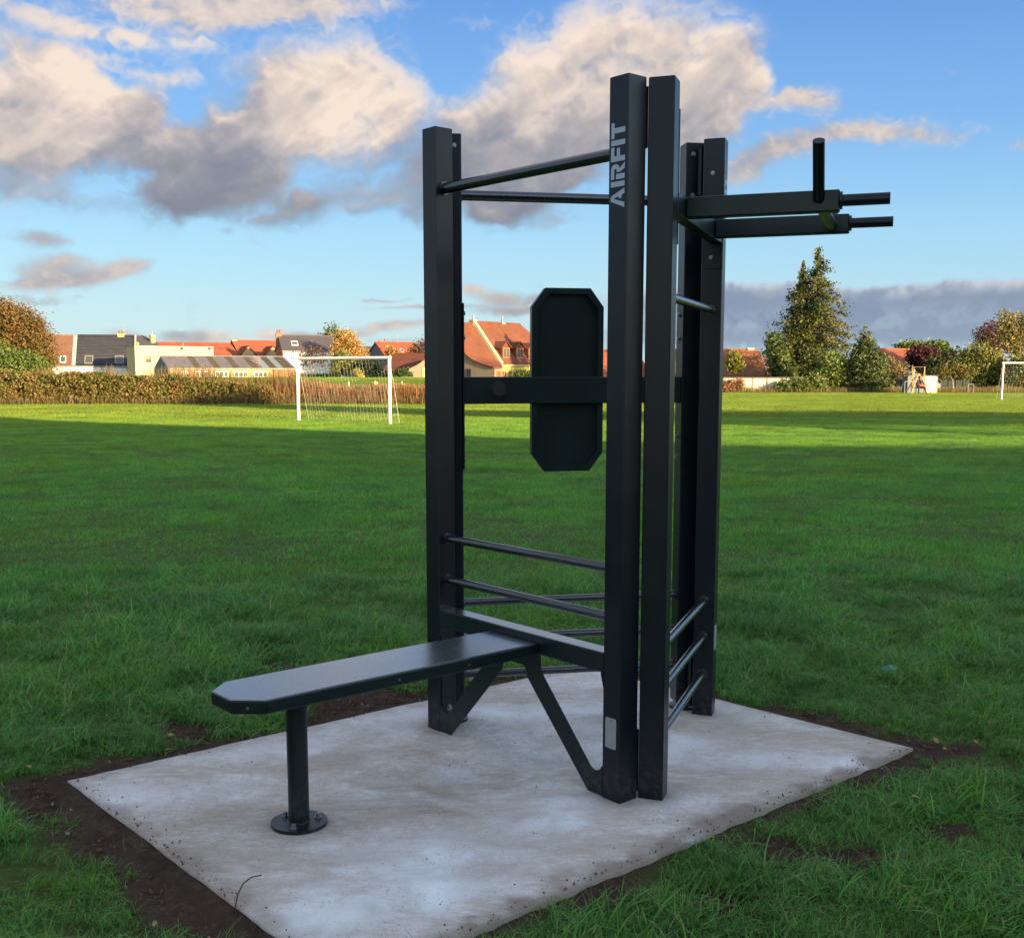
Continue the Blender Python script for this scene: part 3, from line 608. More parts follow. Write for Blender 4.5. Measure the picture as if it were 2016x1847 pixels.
class House:
    def __init__(s, name, label, EL, RL, RR, ER, wall, roof, zb=-.85, cat='house', over=.25, thick=.14, hip=False, back=None, gable=None):
        s.EL, s.RL, s.RR, s.ER = [at(*p) for p in (EL, RL, RR, ER)]
        zr = (s.RL.z+s.RR.z)/2; ze = (s.EL.z+s.ER.z)/2; s.RL.z = s.RR.z = zr; s.EL.z = s.ER.z = ze
        s.r = (s.ER-s.EL).normalized(); s.nb = Vector((-s.r.y, s.r.x, 0)); s.nf = -s.nb   # along the front, into the house, outwards
        run = (s.RL-s.EL).dot(s.nb); s.run = run
        BL = s.EL+s.nb*(2*run); BR = s.ER+s.nb*(2*run); s.BL, s.BR = BL, BR
        GL = s.EL+s.nb*run; GL.z = zr; GR = s.ER+s.nb*run; GR.z = zr
        s.gap = (s.RL-s.EL).dot(s.r)
        if hip: GR = s.RR.copy()
        s.RL2, s.RR2 = GL, GR
        c = (s.EL+s.BR)/2; s.t = thing(name, label, cat, Vector((c.x, c.y, zb)))
        d = Vector((0, 0, .03)); lo = lambda p: Vector((p.x, p.y, zb))
        V = [s.EL-d, GL-d, BL-d, lo(BL), lo(s.EL), s.ER-d, GR-d, BR-d, lo(BR), lo(s.ER)]
        mb = MB().add(V, [(0,1,2,3,4), (9,8,7,6,5) if not hip else (9,8,7,5), (5,0,4,9), (2,7,8,3), (0,5,6,1), (1,6,7,2), (4,3,8,9)]); obj('wall', mb, wall, s.t)
        s.up = (GL-s.EL).normalized(); s.rn = s.r.cross(s.up); s.rn = s.rn if s.rn.z > 0 else -s.rn
        o1 = s.r*over; o2 = s.up*over; th = s.rn*thick
        obj('roof', MB().prism([s.EL-o1-o2, s.ER+o1-o2, GR+(o1 if not hip else o1*0), GL-o1], th), roof, s.t)
        ub = (GL-BL).normalized(); tb = (-s.r).cross(ub); tb = tb if tb.z > 0 else -tb
        obj('roof', MB().prism([BL-o1-ub*over, BR+o1-ub*over, GR+(o1 if not hip else o1*0), GL-o1], tb*thick), roof, s.t)
        if hip: e = (BR-s.ER); obj('roof', MB().prism([s.ER+o1-o2, BR+o1-ub*over, GR], Vector((.03, 0, thick))), roof, s.t)
        obj('ridge', MB().tube(GL-o1+Vector((0,0,thick*.9)), GR+Vector((0,0,thick*.9)), .11, 8), roof, s.t)
        g = MB().tube(s.EL-o1-o2*1.1, s.ER+o1-o2*1.1, .07, 8); obj('gutter', g, gable or M['lead'], s.t)
    def wallp(s, u, v): return hit(u, v, s.EL, s.nf)
    def roofp(s, u, v): return hit(u, v, s.EL+s.rn*.14, s.rn)
    def window(s, u0, v0, u1, v1, frame, panes=2, plane=None, n=None, deep=.05, rows=1):
        p0 = plane if plane is not None else s.EL; n = n or s.nf
        a, b = hit(u0, v0, p0, n), hit(u1, v1, p0, n); r = s.r; a.z, b.z = max(a.z, b.z), min(a.z, b.z); w = (b-a).dot(r)
        if w < 0: a, b = Vector((b.x, b.y, a.z)), Vector((a.x, a.y, b.z)); w = -w
        q = lambda x, z: a+r*x+Vector((0, 0, z-a.z))
        f = .07; mb = MB(); z0, z1 = b.z, a.z
        for x0, x1, y0, y1 in [(0, w, z1-f, z1), (0, w, z0, z0+f)]+[(w*i/panes-(f/2 if 0 < i < panes else 0)-(f if i == panes else 0), w*i/panes+(f/2 if 0 < i < panes else 0)+(f if i == 0 else 0), z0+f, z1-f) for i in range(panes+1)]:
            mb.prism([q(x0, y0), q(x1, y0), q(x1, y1), q(x0, y1)], n*deep)
        for j in range(1, rows): mb.prism([q(f, z0+(z1-z0)*j/rows-.02), q(w-f, z0+(z1-z0)*j/rows-.02), q(w-f, z0+(z1-z0)*j/rows+.02), q(f, z0+(z1-z0)*j/rows+.02)], n*deep*.8)
        fo = obj('window', mb, frame, s.t)
        obj('pane', MB().prism([q(f*.9, z0+f*.9), q(w-f*.9, z0+f*.9), q(w-f*.9, z1-f*.9), q(f*.9, z1-f*.9)], n*(deep*.45)), M['glass'], fo); return fo
    def skylight(s, u0, v0, u1, v1, frame):
        vm, um = (v0+v1)/2, (u0+u1)/2; c = s.roofp(um, vm); w = abs((s.roofp(u1, vm)-s.roofp(u0, vm)).dot(s.r)); h = abs((s.roofp(um, v0)-s.roofp(um, v1)).dot(s.up))
        P = lambda a, b: c+s.r*a+s.up*b; f = .09; W2, H2_ = w/2, h/2; mb = MB()
        for x0, x1, y0, y1 in ((-W2, W2, H2_-f, H2_), (-W2, W2, -H2_, -H2_+f), (-W2, -W2+f, -H2_+f, H2_-f), (W2-f, W2, -H2_+f, H2_-f)):
            mb.prism([P(x0, y0), P(x1, y0), P(x1, y1), P(x0, y1)], s.rn*.10)
        o = obj('skylight', mb, frame, s.t); obj('pane', MB().prism([P(-W2+f, -H2_+f), P(W2-f, -H2_+f), P(W2-f, H2_-f), P(-W2+f, H2_-f)], s.rn*.05), M['glass'], o)
    def chimney(s, u, v0, w, m, pots=1, d=None, down=1.2, onto=None, pot_h=.45, cap=None):
        """w in metres; top seen at v0 in direction u, standing on the ridge line (or at point onto)"""
        pl = onto or s.RL2; b = hit(u, v0, pl, s.nf); d = d or w*.8; r, n = s.r, s.nb; z1 = b.z
        def P(a, c, z): return Vector((b.x, b.y, z))+r*a+n*c
        zl = min(s.RL2.z, z1)-down
        ch = obj('chimney', MB().prism([P(-w/2, -d/2, zl), P(w/2, -d/2, zl), P(w/2, d/2, zl), P(-w/2, d/2, zl)], (0, 0, z1-.12-zl)), m, s.t)
        obj('chimney_cap', MB().prism([P(-w/2-.06, -d/2-.06, z1-.12), P(w/2+.06, -d/2-.06, z1-.12), P(w/2+.06, d/2+.06, z1-.12), P(-w/2-.06, d/2+.06, z1-.12)], (0, 0, .12)), cap or m, ch)
        for i in range(pots):
            x = (i-(pots-1)/2)*w/max(pots, 1)*.8; obj('chimney_pot', MB().tube(P(x, 0, z1), P(x, 0, z1+pot_h), .12, 10, .09), cap or M['r_orange'], ch)
        return ch
    def verge(s, side, m, w=.35, h=.10):
        a, b = (s.EL, s.RL2) if side < 0 else (s.ER, s.RR2); o = s.r*(.27*side); a, b = a+o-s.up*.25, b+o
        obj('verge', MB().prism([a, b, b-s.r*side*w, a-s.r*side*w], s.rn*(.14+h)), m, s.t)
    def dormer(s, u0, v0, u1, v1, wall, roof, frame=None, rise=.6, over=.18, panes=2, cheek=None):
        P = s.roofp((u0+u1)/2, v1); n = s.nf
        a, b = hit(u0, v0, P, n), hit(u1, v1, P, n); w = (b-a).dot(s.r); z0, z1 = b.z-.1, (a.z)
        if w < .2: w = .2
        q = lambda x, z, k=0: Vector((a.x, a.y, z))+s.r*x+s.nb*k
        slope = s.up.z/max(.05, s.up.dot(s.nb)); D = (z1+rise-z0)/slope+.2
        d = obj('dormer', MB().prism([q(-.12, z0), q(w+.12, z0), q(w+.12, z1), q(w/2, z1+rise), q(-.12, z1)], s.nb*D), wall, s.t)
        for sg in (0, 1):
            e = q(-.12-over, z1-.08, -.15) if sg == 0 else q(w+.12+over, z1-.08, -.15); t_ = q(w/2, z1+rise+.05, -.15)
            obj('dormer_roof', MB().prism([e, t_, t_+s.nb*(D+.2), e+s.nb*(D+.2)], (0, 0, .10)), roof, d)
        if frame: s.window(u0, v0, u1, v1, frame, panes, P+s.nf*.01, n)
        return d
# ------------------------------------------------------------------ houses, left to right
h = House('terraced_house', 'small brown-tiled house with one skylight, half hidden by the autumn tree', (60,719.3,133.5), (42,662.6,137.5), (127.4,662.4,139), (144,719.3,135), M['white'], M['r_brown'])
h.skylight(118, 702, 130, 714.5, M['wframe'])
h = House('terraced_house', 'low white house under a big black tiled roof with two skylights', (145.8,719.3,135.1), (128,662.6,139.3), (245.4,663,141.5), (263.5,719.3,137), M['white'], M['r_black'])
h.verge(-1, M['lead'], .45); h.verge(1, M['lead'], .22)
mb = MB(); Lr = (h.RL2-h.EL).length; m_row = varied('tile_edges', (.085, .085, .10), .6, .35, 1.3)
for i in range(1, int(Lr/.30)):
    p = h.EL+h.up*(.30*i)+h.rn*.14; e_ = h.r*(h.ER-h.EL).length; k_ = .045 if i < 8 else .022
    mb.prism([p+h.r*.2, p+e_-h.r*.2, p+e_-h.r*.2+h.up*k_, p+h.r*.2+h.up*k_], h.rn*.03)
o_ = obj('tile_courses', mb, m_row, h.t); o_['kind'] = 'stuff'
h.skylight(166.5, 701.6, 183.5, 716.4, M['tan']); h.skylight(226, 701.6, 243.5, 716.4, M['tan']); h.chimney(238, 657.8, .75, M['yellow'], 2)
q = at(244.6, 662, 142); mb = MB().tube(q+Vector((0,0,-.4)), q+Vector((0,0,1.45)), .022, 6)
for k, z in enumerate((.75, 1.05, 1.4)): mb.tube(q+Vector((-.12,0,z)), q+Vector((.55-.1*k,-.1,z)), .014, 5)
obj('tv_aerial', mb, M['lead'], h.t)
h = House('tall_house', 'yellow rendered house with a dark roof and slim yellow chimney behind the cream block', (264.5,681,146.5), (247,663.6,150), (296,663.8,152), (309,680.8,148.5), M['yellow'], M['r_slate'])
h.verge(-1, M['yellow'], .75, .25); h.chimney(299.6, 660.4, .55, M['yellow'], 1, onto=h.EL+h.nb*1.2, down=.8, pot_h=.5, cap=M['lead'])
# cream flat-roofed block
FL, FR = at(264.9, 681.4, 128), at(419.6, 683.3, 133); FR.z = FL.z; r_ = (FR-FL).normalized(); nb_ = Vector((-r_.y, r_.x, 0)); BLk = FL+nb_*3.4; BRk = FR+nb_*3.4
cb = thing('flat_roofed_block', 'cream rendered flat-roofed block with one square window', 'building', Vector(((FL.x+BRk.x)/2, (FL.y+BRk.y)/2, -.85)))
lo = lambda p, z=-.85: Vector((p.x, p.y, z))
obj('wall', MB().prism([lo(FL), lo(FR), lo(BRk), lo(BLk)], (0, 0, FL.z+.85-.08)), M['cream'], cb)
obj('parapet', MB().prism([p+Vector((0,0,-.08)) for p in (FL-r_*.04-nb_*.04, FR+r_*.04-nb_*.04, BRk+r_*.04+nb_*.04, BLk-r_*.04+nb_*.04)], (0, 0, .10)), M['lead'], cb)
class Flat(House):
    def __init__(s, t, EL, r): s.t = t; s.EL = EL; s.r = r; s.nb = Vector((-r.y, r.x, 0)); s.nf = -s.nb
fl = Flat(cb, FL-nb_*.002, r_); fl.window(286, 700.8, 298.5, 714.6, M['tan'], 1)
for u in (357.4, 412.2):
    q = hit(u, 686.7, FL, nb_); obj('wall_lamp', MB().prism([q+r_*-.13+Vector((0,0,-.1)), q+r_*.13+Vector((0,0,-.1)), q+r_*.13+Vector((0,0,.12)), q+r_*-.13+Vector((0,0,.12))], -nb_*.2), M['dark'], cb)
q = hit(360, 683, FL, nb_)-nb_*.05; obj('downpipe', MB().tube(lo(q), q+Vector((0,0,.45)), .04, 8), M['lead'], cb)
h = House('low_extension', 'small grey lean-to with a brick chimney stub between the black roof and the long shed', (262,727,131), (264,716,134), (306,716,135), (306,727,132), M['greyside'], M['r_slate'], over=.1)
h.chimney(285.4, 712.5, .5, M['rbrick'], 1, down=.6, pot_h=.2)
h = House('red_roofed_house', 'long plain red-roofed house directly behind the cream block', (331,708,146), (307,676.9,150), (457,677.4,155), (478,708,151), M['peach'], M['r_red'])
h = House('dormer_house', 'red-roofed house with two pointed peach dormers', (478.5,708,151.2), (457.5,673.1,155.2), (541.7,673.3,158), (562,708,154), M['peach'], M['r_red'])
h.chimney(460.5, 669.5, .62, M['ybrick'], 0, down=.5, cap=M['lead'])
h.dormer(477, 700, 502, 706, M['peach'], M['r_red'], None, 1.12, .22); h.dormer(525, 700, 551, 706, M['peach'], M['r_red'], None, 1.12, .22)
h = House('white_house', 'two-storey white house with a dark slate roof and brick chimneys', (558.5,690.5,141), (553.5,663.6,144.5), (652.4,663.6,146.5), (659.5,690.5,143), M['white'], M['r_slate'])
obj('gable_wall', MB().prism([lo(h.EL)-h.r*.015, h.EL-h.r*.015, h.RL2-h.r*.015, h.BL-h.r*.015, lo(h.BL)-h.r*.015], -h.r*.12), M['rbrick'], h.t)
h.chimney(548.5, 656.5, .72, M['rbrick'], 2, down=1.3); h.chimney(651.5, 665, .58, M['rbrick'], 1, down=.9); h.skylight(573.2, 672.8, 586.4, 680.6, M['wframe'])
for u0, v0 in ((571.7, 700.5), (598, 701), (624, 702)): h.window(u0, v0, u0+9.3, v0+10, M['wframe'], 2)
h = House('grey_roofed_house', 'distant low house with a plain dark grey roof behind the willow', (692,712,163), (698,685,167), (746,685,168), (752,712,164), M['white'], M['r_slate'])
h = House('small_red_house', 'small white house with a bright red roof and a dark gable end', (764.5,708.5,150), (749.8,676,154), (822,677,156.5), (838,708.5,152.5), M['white'], M['r_red'])
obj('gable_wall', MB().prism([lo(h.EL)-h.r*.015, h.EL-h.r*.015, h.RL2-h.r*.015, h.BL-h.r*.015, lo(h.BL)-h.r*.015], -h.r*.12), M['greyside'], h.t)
h.chimney(761, 681, .42, M['ybrick'], 1, onto=h.EL+h.nb*1.0, down=0); h.chimney(746.5, 676, .4, M['rbrick'], 1, down=.5); h.chimney(757.5, 674, .3, M['rbrick'], 1, down=.4); h.skylight(787, 688.2, 794.4, 693.6, M['lead'])
q = at(783, 676, 154); mb = MB().tube(q, q+Vector((0,0,1.1)), .02, 6).tube(q+Vector((-.3,0,.7)), q+Vector((.25,0,.75)), .015, 5).tube(q+Vector((-.25,0,.95)), q+Vector((.2,0,1.0)), .015, 5); obj('tv_aerial', mb, M['lead'], h.t)
# long shed with ribbed roof sheets
h = House('long_shed', 'long low yellow-brick shed with a ribbed grey and brown striped roof', (332.2,725.2,108), (316,702.9,112), (571.2,704.2,117.4), (581,726.3,113.3), M['ybrick'], M['corr'], over=.08, thick=.05)
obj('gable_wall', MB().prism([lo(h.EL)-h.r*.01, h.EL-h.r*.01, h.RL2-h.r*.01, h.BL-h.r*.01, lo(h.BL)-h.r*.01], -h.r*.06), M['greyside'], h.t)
L_ = (h.ER-h.EL).length; H_up = (h.RL2-h.EL).length
segs = [(0, 1, 'corr'), (1, 2, 'corr'), (2, 3, 'corr'), (3, 4, 'corr'), (4, 5, 'corrb'), (5, 6, 'corr'), (6, 7, 'corr'), (7, 8, 'corrb'), (8, 9, 'corr'), (9, 10, 'corr'), (10, 11, 'corrb'), (11, 12, 'corr'), (12, 13, 'corr'), (13, 14, 'corrb'), (14, 14.7, 'corr'), (14.7, 15.9, 'corrc'), (15.9, 17, 'corrb'), (17, 18.1, 'corrc'), (18.1, 19.6, 'corrb'), (19.6, 20, 'corrc')]
for a, b, mm in segs:
    x0, x1 = L_*a/20, L_*b/20-.02; mb = MB(); nr_ = max(2, int((x1-x0)/.16)); pz = []
    for i in range(2*nr_+1): pz.append((x0+(x1-x0)*i/(2*nr_), .055+(.075 if i % 2 else .015)))
    base_ = h.EL-h.up*.16
    vs = [base_+h.r*x+h.rn*z for x, z in pz]+[base_+h.r*x+h.rn*z+h.up*(H_up+.12) for x, z in pz]; k = len(pz)
    mb.add(vs, [(i, i+1, i+1+k, i+k) for i in range(k-1)]); obj('roof_sheet', mb, M[mm], h.t)
for u0, u1 in ((356, 371), (384, 410.5), (423, 450), (461, 488), (500, 526.5)): h.window(u0, 731.5, u1, 752, M['wframe'], 3, h.EL+h.nf*.002, rows=2)
q = h.wallp(538.5, 735)
obj('brick_end_wall', MB().prism([lo(q)+h.nf*.003, lo(h.ER)+h.nf*.003, Vector((h.ER.x, h.ER.y, h.EL.z-.06))+h.nf*.003, Vector((q.x, q.y, h.EL.z-.06))+h.nf*.003], h.nf*.03), M['rbrick'], h.t)
obj('downpipe', MB().tube(lo(q)+h.nf*.08, Vector((q.x, q.y, h.EL.z))+h.nf*.08, .045, 8), M['dark'], h.t)
q = h.roofp(510, 719); mb = MB(); mb.tube(q, q+Vector((0,0,.75)), .06, 8); mb.tube(q+Vector((0,0,.75)), q+Vector((0,0,.85)), .1, 8); mb.tube(q+Vector((0,0,.1)), q+Vector((-.9,.3,.45)), .03, 6); obj('flue', mb, M['rbrick'], h.t)
# gabled garage left of the brown-roofed villa
h = House('garage', 'tan rendered garage with a sloping roof edge beside the parked car', (800,730,116), (826,700,113), (905,700,111.5), (885,730,114), M['tan'], M['r_rust'])
gp = [hit(u, v, at(806, 727, 109), Vector((0,-1,0))) for u, v in ((805.5,726.4), (820,719.5), (834.7,709.7), (852,702), (852,775), (805.5,775))]
obj('front_wall', MB().prism(gp, (0, 1.5, 0)), M['tan'], h.t)
obj('side_door', MB().prism([hit(u, v, at(806, 727, 108.97), Vector((0,-1,0))) for u, v in ((831.5,724), (836,724), (836,770), (831.5,770))], (0,-.03,0)), M['cream'], h.t)
# big villa with two window dormers
h = House('brown_roofed_villa', 'large villa with a steep red-brown roof, window dormers and two chimneys', (984,715,116.5), (938.2,636.2,119), (1023.5,641.2,125), (1109,716.4,125.6), M['yellow'], M['r_rust'], hip=True)
V10 = h
h.chimney(931.5, 630.5, .60, M['ybrick'], 1, down=.7, pot_h=.55, cap=M['lead']); h.chimney(988.8, 636.2, .46, M['ybrick'], 1, down=.7, pot_h=.7, cap=M['lead'])
h.verge(-1, M['cream'], .42, .16)
for u0, v0, u1, v1 in ((989.8, 685, 1002.7, 705.2), (1017, 686, 1029.5, 706), (1041, 688, 1052, 708)): h.dormer(u0, v0, u1, v1, M['r_rust'], M['r_rust'], M['brownframe'], .55, .2)
obj('cornice', MB().prism([h.EL-h.up*.2+h.nf*.05, h.ER-h.up*.2+h.nf*.05, h.ER-h.up*.2+h.nf*.05+Vector((0,0,-.14)), h.EL-h.up*.2+h.nf*.05+Vector((0,0,-.14))], h.nf*.12), M['cream'], h.t)
Pc = at(973.4, 725.5, 113.4)
prof = [hit(u, v, Pc, h.r) for u, v in ((884, 643), (903, 676), (918.8, 701), (932, 711), (950, 718.5), (973.4, 725.5))]
wallpoly = prof+[lo(prof[-1]), lo(prof[0])]
rl = (h.EL-Pc).dot(h.r)-.3
obj('wing_wall', MB().prism([p+Vector((0,0,-.05)) if i < 6 else p for i, p in enumerate(wallpoly)], h.r*(rl*.6)), M['tan'], h.t)
pe = prof[-1]+h.r*(at(1018, 725, 113.4)-Pc).dot(h.r)
vg = [h.RL2.lerp(h.EL, k)+Vector((0, 0, .05)) for k in (0, .5, .84, .97)]+[h.EL.lerp(pe, .45)+Vector((0, 0, -.05)), pe]
obj('wing_front', MB().prism([prof[-1]+Vector((0,0,-.05)), pe+Vector((0,0,-.05)), lo(pe), lo(prof[-1])], h.nb*.3), M['cream'], h.t)
for i in range(5):
    a, b = prof[i], prof[i+1]
    for tri in ((a-h.r*.15, b-h.r*.15, vg[i+1]), (a-h.r*.15, vg[i+1], vg[i])): obj('wing_roof', MB().prism(tri, (0, 0, .13)), M['r_rust'], h.t)
wf = Flat(h.t, prof[-1]+h.nf*.01, h.r)
for u0 in (978, 988.5, 1000.5): wf.window(u0, 730.5, u0+7.5, 748, M['brownframe'], 2)
ws = Flat(h.t, Pc-h.r*.005, h.nf); ws.nf = -h.r; ws.window(918, 727, 927.5, 750, M['dark'], 2, Pc-h.r*.01, -h.r)
sk = hit(937, 694, (prof[1]+prof[2])/2+Vector((0,0,.2)), (prof[2]-prof[1]).cross(h.r).normalized()); up2 = (prof[1]-prof[2]).normalized(); n2_ = h.r.cross(up2); n2_ = n2_ if n2_.z > 0 else -n2_
mb = MB().prism([sk+h.r*.4+up2*.55, sk-h.r*.4+up2*.55, sk-h.r*.4-up2*.55, sk+h.r*.4-up2*.55], n2_*.12); o_ = obj('skylight', mb, M['lead'], h.t)
obj('pane', MB().prism([sk+n2_*.12+h.r*.31+up2*.46, sk+n2_*.12-h.r*.31+up2*.46, sk+n2_*.12-h.r*.31-up2*.46, sk+n2_*.12+h.r*.31-up2*.46], n2_*.01), M['glass'], o_)
# houses on the right
h = House('bungalow', 'bungalow with an orange-brown roof behind the cream concrete wall', (1330,741,100), (1330,692,104), (1480,692,104), (1505.5,741,100), M['white'], M['r_orange']); h.chimney(1477.5, 686, .46, M['ybrick'], 0, down=.5, cap=M['white'])
h = House('mauve_roofed_house', 'house with a dull mauve roof partly hidden by the tall conifer', (1490,743,111), (1509,702,115), (1560,702,115), (1580,743,111), M['white'], M['r_mauve'])
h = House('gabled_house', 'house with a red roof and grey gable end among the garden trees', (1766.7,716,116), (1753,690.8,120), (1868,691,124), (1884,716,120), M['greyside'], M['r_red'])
h = House('far_house', 'far red roof just showing between the conifer and the big front post', (1180,741,104), (1184,693,108), (1262,693,109), (1275,741,105), M['white'], M['r_red'])

# ------------------------------------------------------------------ field furniture
def goal(name, label, a, b, hgt, back, r=.05, group=None, net=True, left_only=False):
    """a, b: feet of the two uprights"""
    t = thing(name, label, 'goal', (a+b)/2, group); w = (b-a).normalized(); n = Vector((-w.y, w.x, 0))*back/abs(back)*1.0; d = n*abs(back)-w*.12; z = Vector((0, 0, hgt))
    for p in (a, b): obj('upright', MB().tube(p, p+z, r, 16), M['goal'], t)
    obj('crossbar', MB().tube(a+z-w*r, b+z+w*r, r*.96, 16), M['goal'], t)
    for p in (a, b):
        obj('net_stay', MB().tube(p+z, p+d*.42+z*.60, .003, 6).tube(p+d*.42+z*.60, p+d, .003, 6), M['goal'], t)
    if net:
        mb = MB(); L = (b-a).length; nx, nz = int(L/.13), 15
        rr = random.Random(3); rr_ = .0015
        def q(i, j):
            x = L*i/nx; s_ = j/nz; sag = .05*math.sin(math.pi*i/nx)
            if s_ < .42: k = s_/.42; return a+w*x+z+Vector((0,0,-hgt*.38*k-sag))+d*.40*k
            k = (s_-.42)/.58; return a+w*x+z*(.62*(1-k))+Vector((0,0,.02-sag*(1-k)))+d*(.40+.55*k)
        def thin(p0, p1): mb.tube(p0, p1, rr_, 3, None, False)
        for i in range(nx+1):
            off = [Vector((rr.uniform(-.015,.015), rr.uniform(-.01,.01), 0)) for _ in range(nz+1)]
            for j in range(nz): thin(q(i, j)+off[j], q(i, j+1)+off[j+1])
        for j in range(nz+1):
            for i in range(0, nx, 3): thin(q(i, j), q(min(nx, i+3), j))
        for p, sg in ((a, 0), (b, nx)):
            for m_ in range(1, 8):
                zz = hgt*m_/8; thin(p+Vector((0,0,zz)), q(sg, int(nz*(1-m_/8)))+Vector((0,0,0)))
        o = obj('net', mb, M['net'], t); o['kind'] = 'stuff'
    return t
ga, gb = on_ground(588, 829.5), on_ground(768, 836); hg = (hit(584, 711, ga, Vector((0,-1,0))).z+hit(762, 700, gb, Vector((0,-1,0))).z)/2
goal('football_goal', 'white football goal with a sagging net in the left half of the field', ga, gb, hg, .55, .05)
gc = on_ground(1971.5, 787); gd = gc+Vector((4.0, -1.2, 0)); goal('football_goal', 'white football goal at the far right edge of the field', gc, gd, hit(1974, 715, gc, Vector((0,-1,0))).z, 1.2, .05, net=True)
# wooden fence posts and wire along the left field edge
for i, (u, v0) in enumerate(((410, 752), (458, 752), (517, 752), (575.7, 749.5), (632, 751), (688, 751.5), (739, 750.5), (793, 751.5), (846, 752), (900, 752))):
    Y = 54.5; q = gbase(u, Y); zt = at(u, v0, Y).z; r_u = random.Random(i); tilt = Vector((r_u.uniform(-.04,.04), 0, 0))
    mb = MB(); mb.tube(q+Vector((0,0,-.2)), Vector((q.x, q.y, zt))+tilt, .055, 9, .048)
    if i == 6: mb.tube(q+Vector((.13,0,-.2)), Vector((q.x+.12, q.y, zt-.02)), .045, 9, .04)
    tag(obj('fence_post', mb, M['post_wood'], None, loc=q), ['weathered round fence post in the hedge, leftmost of the row', 'weathered fence post among the hedge leaves below the second shed window from the right', 'weathered fence post at the thinning end of the hedge', 'weathered fence post just left of the goal upright', 'weathered fence post seen through the left part of the goal', 'weathered fence post seen through the middle of the goal', 'weathered double fence post seen through the right part of the goal', 'weathered fence post just right of the goal', 'weathered fence post hidden by the left gym posts', 'weathered fence post seen through the gym frame'][i], 'fence post', 'wooden fence posts along the left field edge')
q0, q1 = gbase(400, 54.6), gbase(905, 54.6); mb = MB()
for z in (.55, .85): mb.tube(q0+Vector((0,0,z)), q1+Vector((0,0,z)), .006, 4)
tag(obj('fence_wire', mb, M['lead'], None, loc=(q0+q1)/2), 'two thin wires strung between the weathered fence posts', 'wire')
# hedge
def mass(name, label, cat, u0, u1, Y, ztop, n, leaf, cols, depth=1.6, seed=1, kind=None, w=None, zb=0, prob=None, dY=0, up=.4):
    rg = np.random.RandomState(seed); x0, x1 = (u0-1008)/FPX*Y, (u1-1008)/FPX*Y
    x = x0+(x1-x0)*rg.rand(n); fx = (x-x0)/(x1-x0); zt = ztop(fx, x)
    y = Y+dY*fx+depth*(rg.rand(n)-.2); q = rg.rand(n)**.75; z = terrain(x.astype(np.float32), y.astype(np.float32))+zb+zt*q*(1-.25*((y-Y-dY*fx)/depth)**2)
    clump = fbm(x*1.3+seed, z*1.9+y, 3); k = rg.rand(n) < sstep(.30, .48, clump)+.25
    x, y, z = x[k], y[k], z[k]
    c1 = fbm(x*.5+seed*3, z*.8+3, 3); c2 = fbm(x*2.1+9, z*2.3+seed, 3); cols = np.array(cols)
    s_ = np.clip((c1*.6+c2*.4-.36)/.28, 0, .999)*len(cols); s_ = np.where(rg.rand(len(x)) < .55*(1-q[k])**1.2*(cat == 'hedge'), rg.choice([0, 1, 5, 6], len(x)) if len(cols) > 6 else s_, s_); ci = np.clip(s_+rg.normal(0, .9, len(x)), 0, len(cols)-1).astype(int)
    o = leaves(name, np.stack([x, y, z], -1), leaf, cols[ci], None, up=up, seed=seed, loc=((x0+x1)/2, Y, gz((x0+x1)/2, Y)))
    return tag(o, label, cat, None, kind)
BR = [(.25,.17,.06), (.22,.16,.05), (.155,.16,.04), (.11,.13,.032), (.17,.17,.045), (.27,.16,.06), (.21,.16,.055)]
mass('overgrown_hedge', 'overgrown bramble hedge in green and rust along the left field edge', 'hedge', -60, 562, 52.3, lambda f, x: np.interp(f, [0, .45, .62, .78, .92, 1.], [1.44, 1.36, 1.24, 1.12, .92, .55])+.55*(fbm(x*.7+3, x*0+1, 5)-.5)+.38*(fbm(x*3.6+3, x*0+7, 3)-.5), 95000, .075, BR, 1.7, 5)
def weeds(name, label, cat, u0, u1, Y, hgt, n, cols, depth=1., seed=1, dY=0, kind='stuff', wid=.016):
    rg = np.random.RandomState(seed); x0, x1 = (u0-1008)/FPX*Y, (u1-1008)/FPX*Y; x = x0+(x1-x0)*rg.rand(n); f = (x-x0)/(x1-x0); y = Y+dY*f+depth*rg.rand(n)
    hh = hgt*(.35+.65*rg.rand(n))*(.55+.9*fbm(x*.8+seed, y*.3, 3)); z0 = terrain(x.astype(np.float32), y.astype(np.float32)); a = rg.rand(n)*6.283; w = wid*(.5+rg.rand(n))
    lx, ly = rg.normal(0, .16, n)*hh, rg.normal(0, .16, n)*hh; dx, dy = np.cos(a)*w/2, np.sin(a)*w/2
    v = np.stack([np.stack([x-dx, y-dy, z0], -1), np.stack([x+dx, y+dy, z0], -1), np.stack([x+lx+dx*.5, y+ly+dy*.5, z0+hh], -1), np.stack([x+lx-dx*.5, y+ly-dy*.5, z0+hh], -1)], 1).reshape(-1, 3)
    o = fast_mesh(name, v, np.arange(4*n).reshape(-1, 4), M['leaf'], None, ((x0+x1)/2, Y, 0), {'tint': ('POINT', np.repeat(pick(rg, cols, n)*(.7+.6*rg.rand(n, 1)), 4, 0))})
    return tag(o, label, cat, None, kind)
weeds('dry_weeds', None, None, -60, 960, 51.6, .42, 16000, [(.20,.13,.05), (.16,.12,.045), (.10,.12,.035), (.24,.16,.07), (.12,.10,.03)], 3.2, 3)
weeds('dry_weeds', None, None, 540, 960, 52.2, .92, 24000, [(.27,.11,.05), (.23,.10,.05), (.13,.12,.04), (.30,.17,.08)], 3.0, 4)
mass('bramble_patch', 'sprawling green bramble patch behind the goal among rusty weeds', 'bush', 560, 960, 53.4, lambda f, x: .62+.25*(fbm(x*1.1, x*0, 3)), 12000, .10, BR, 1.4, 9)
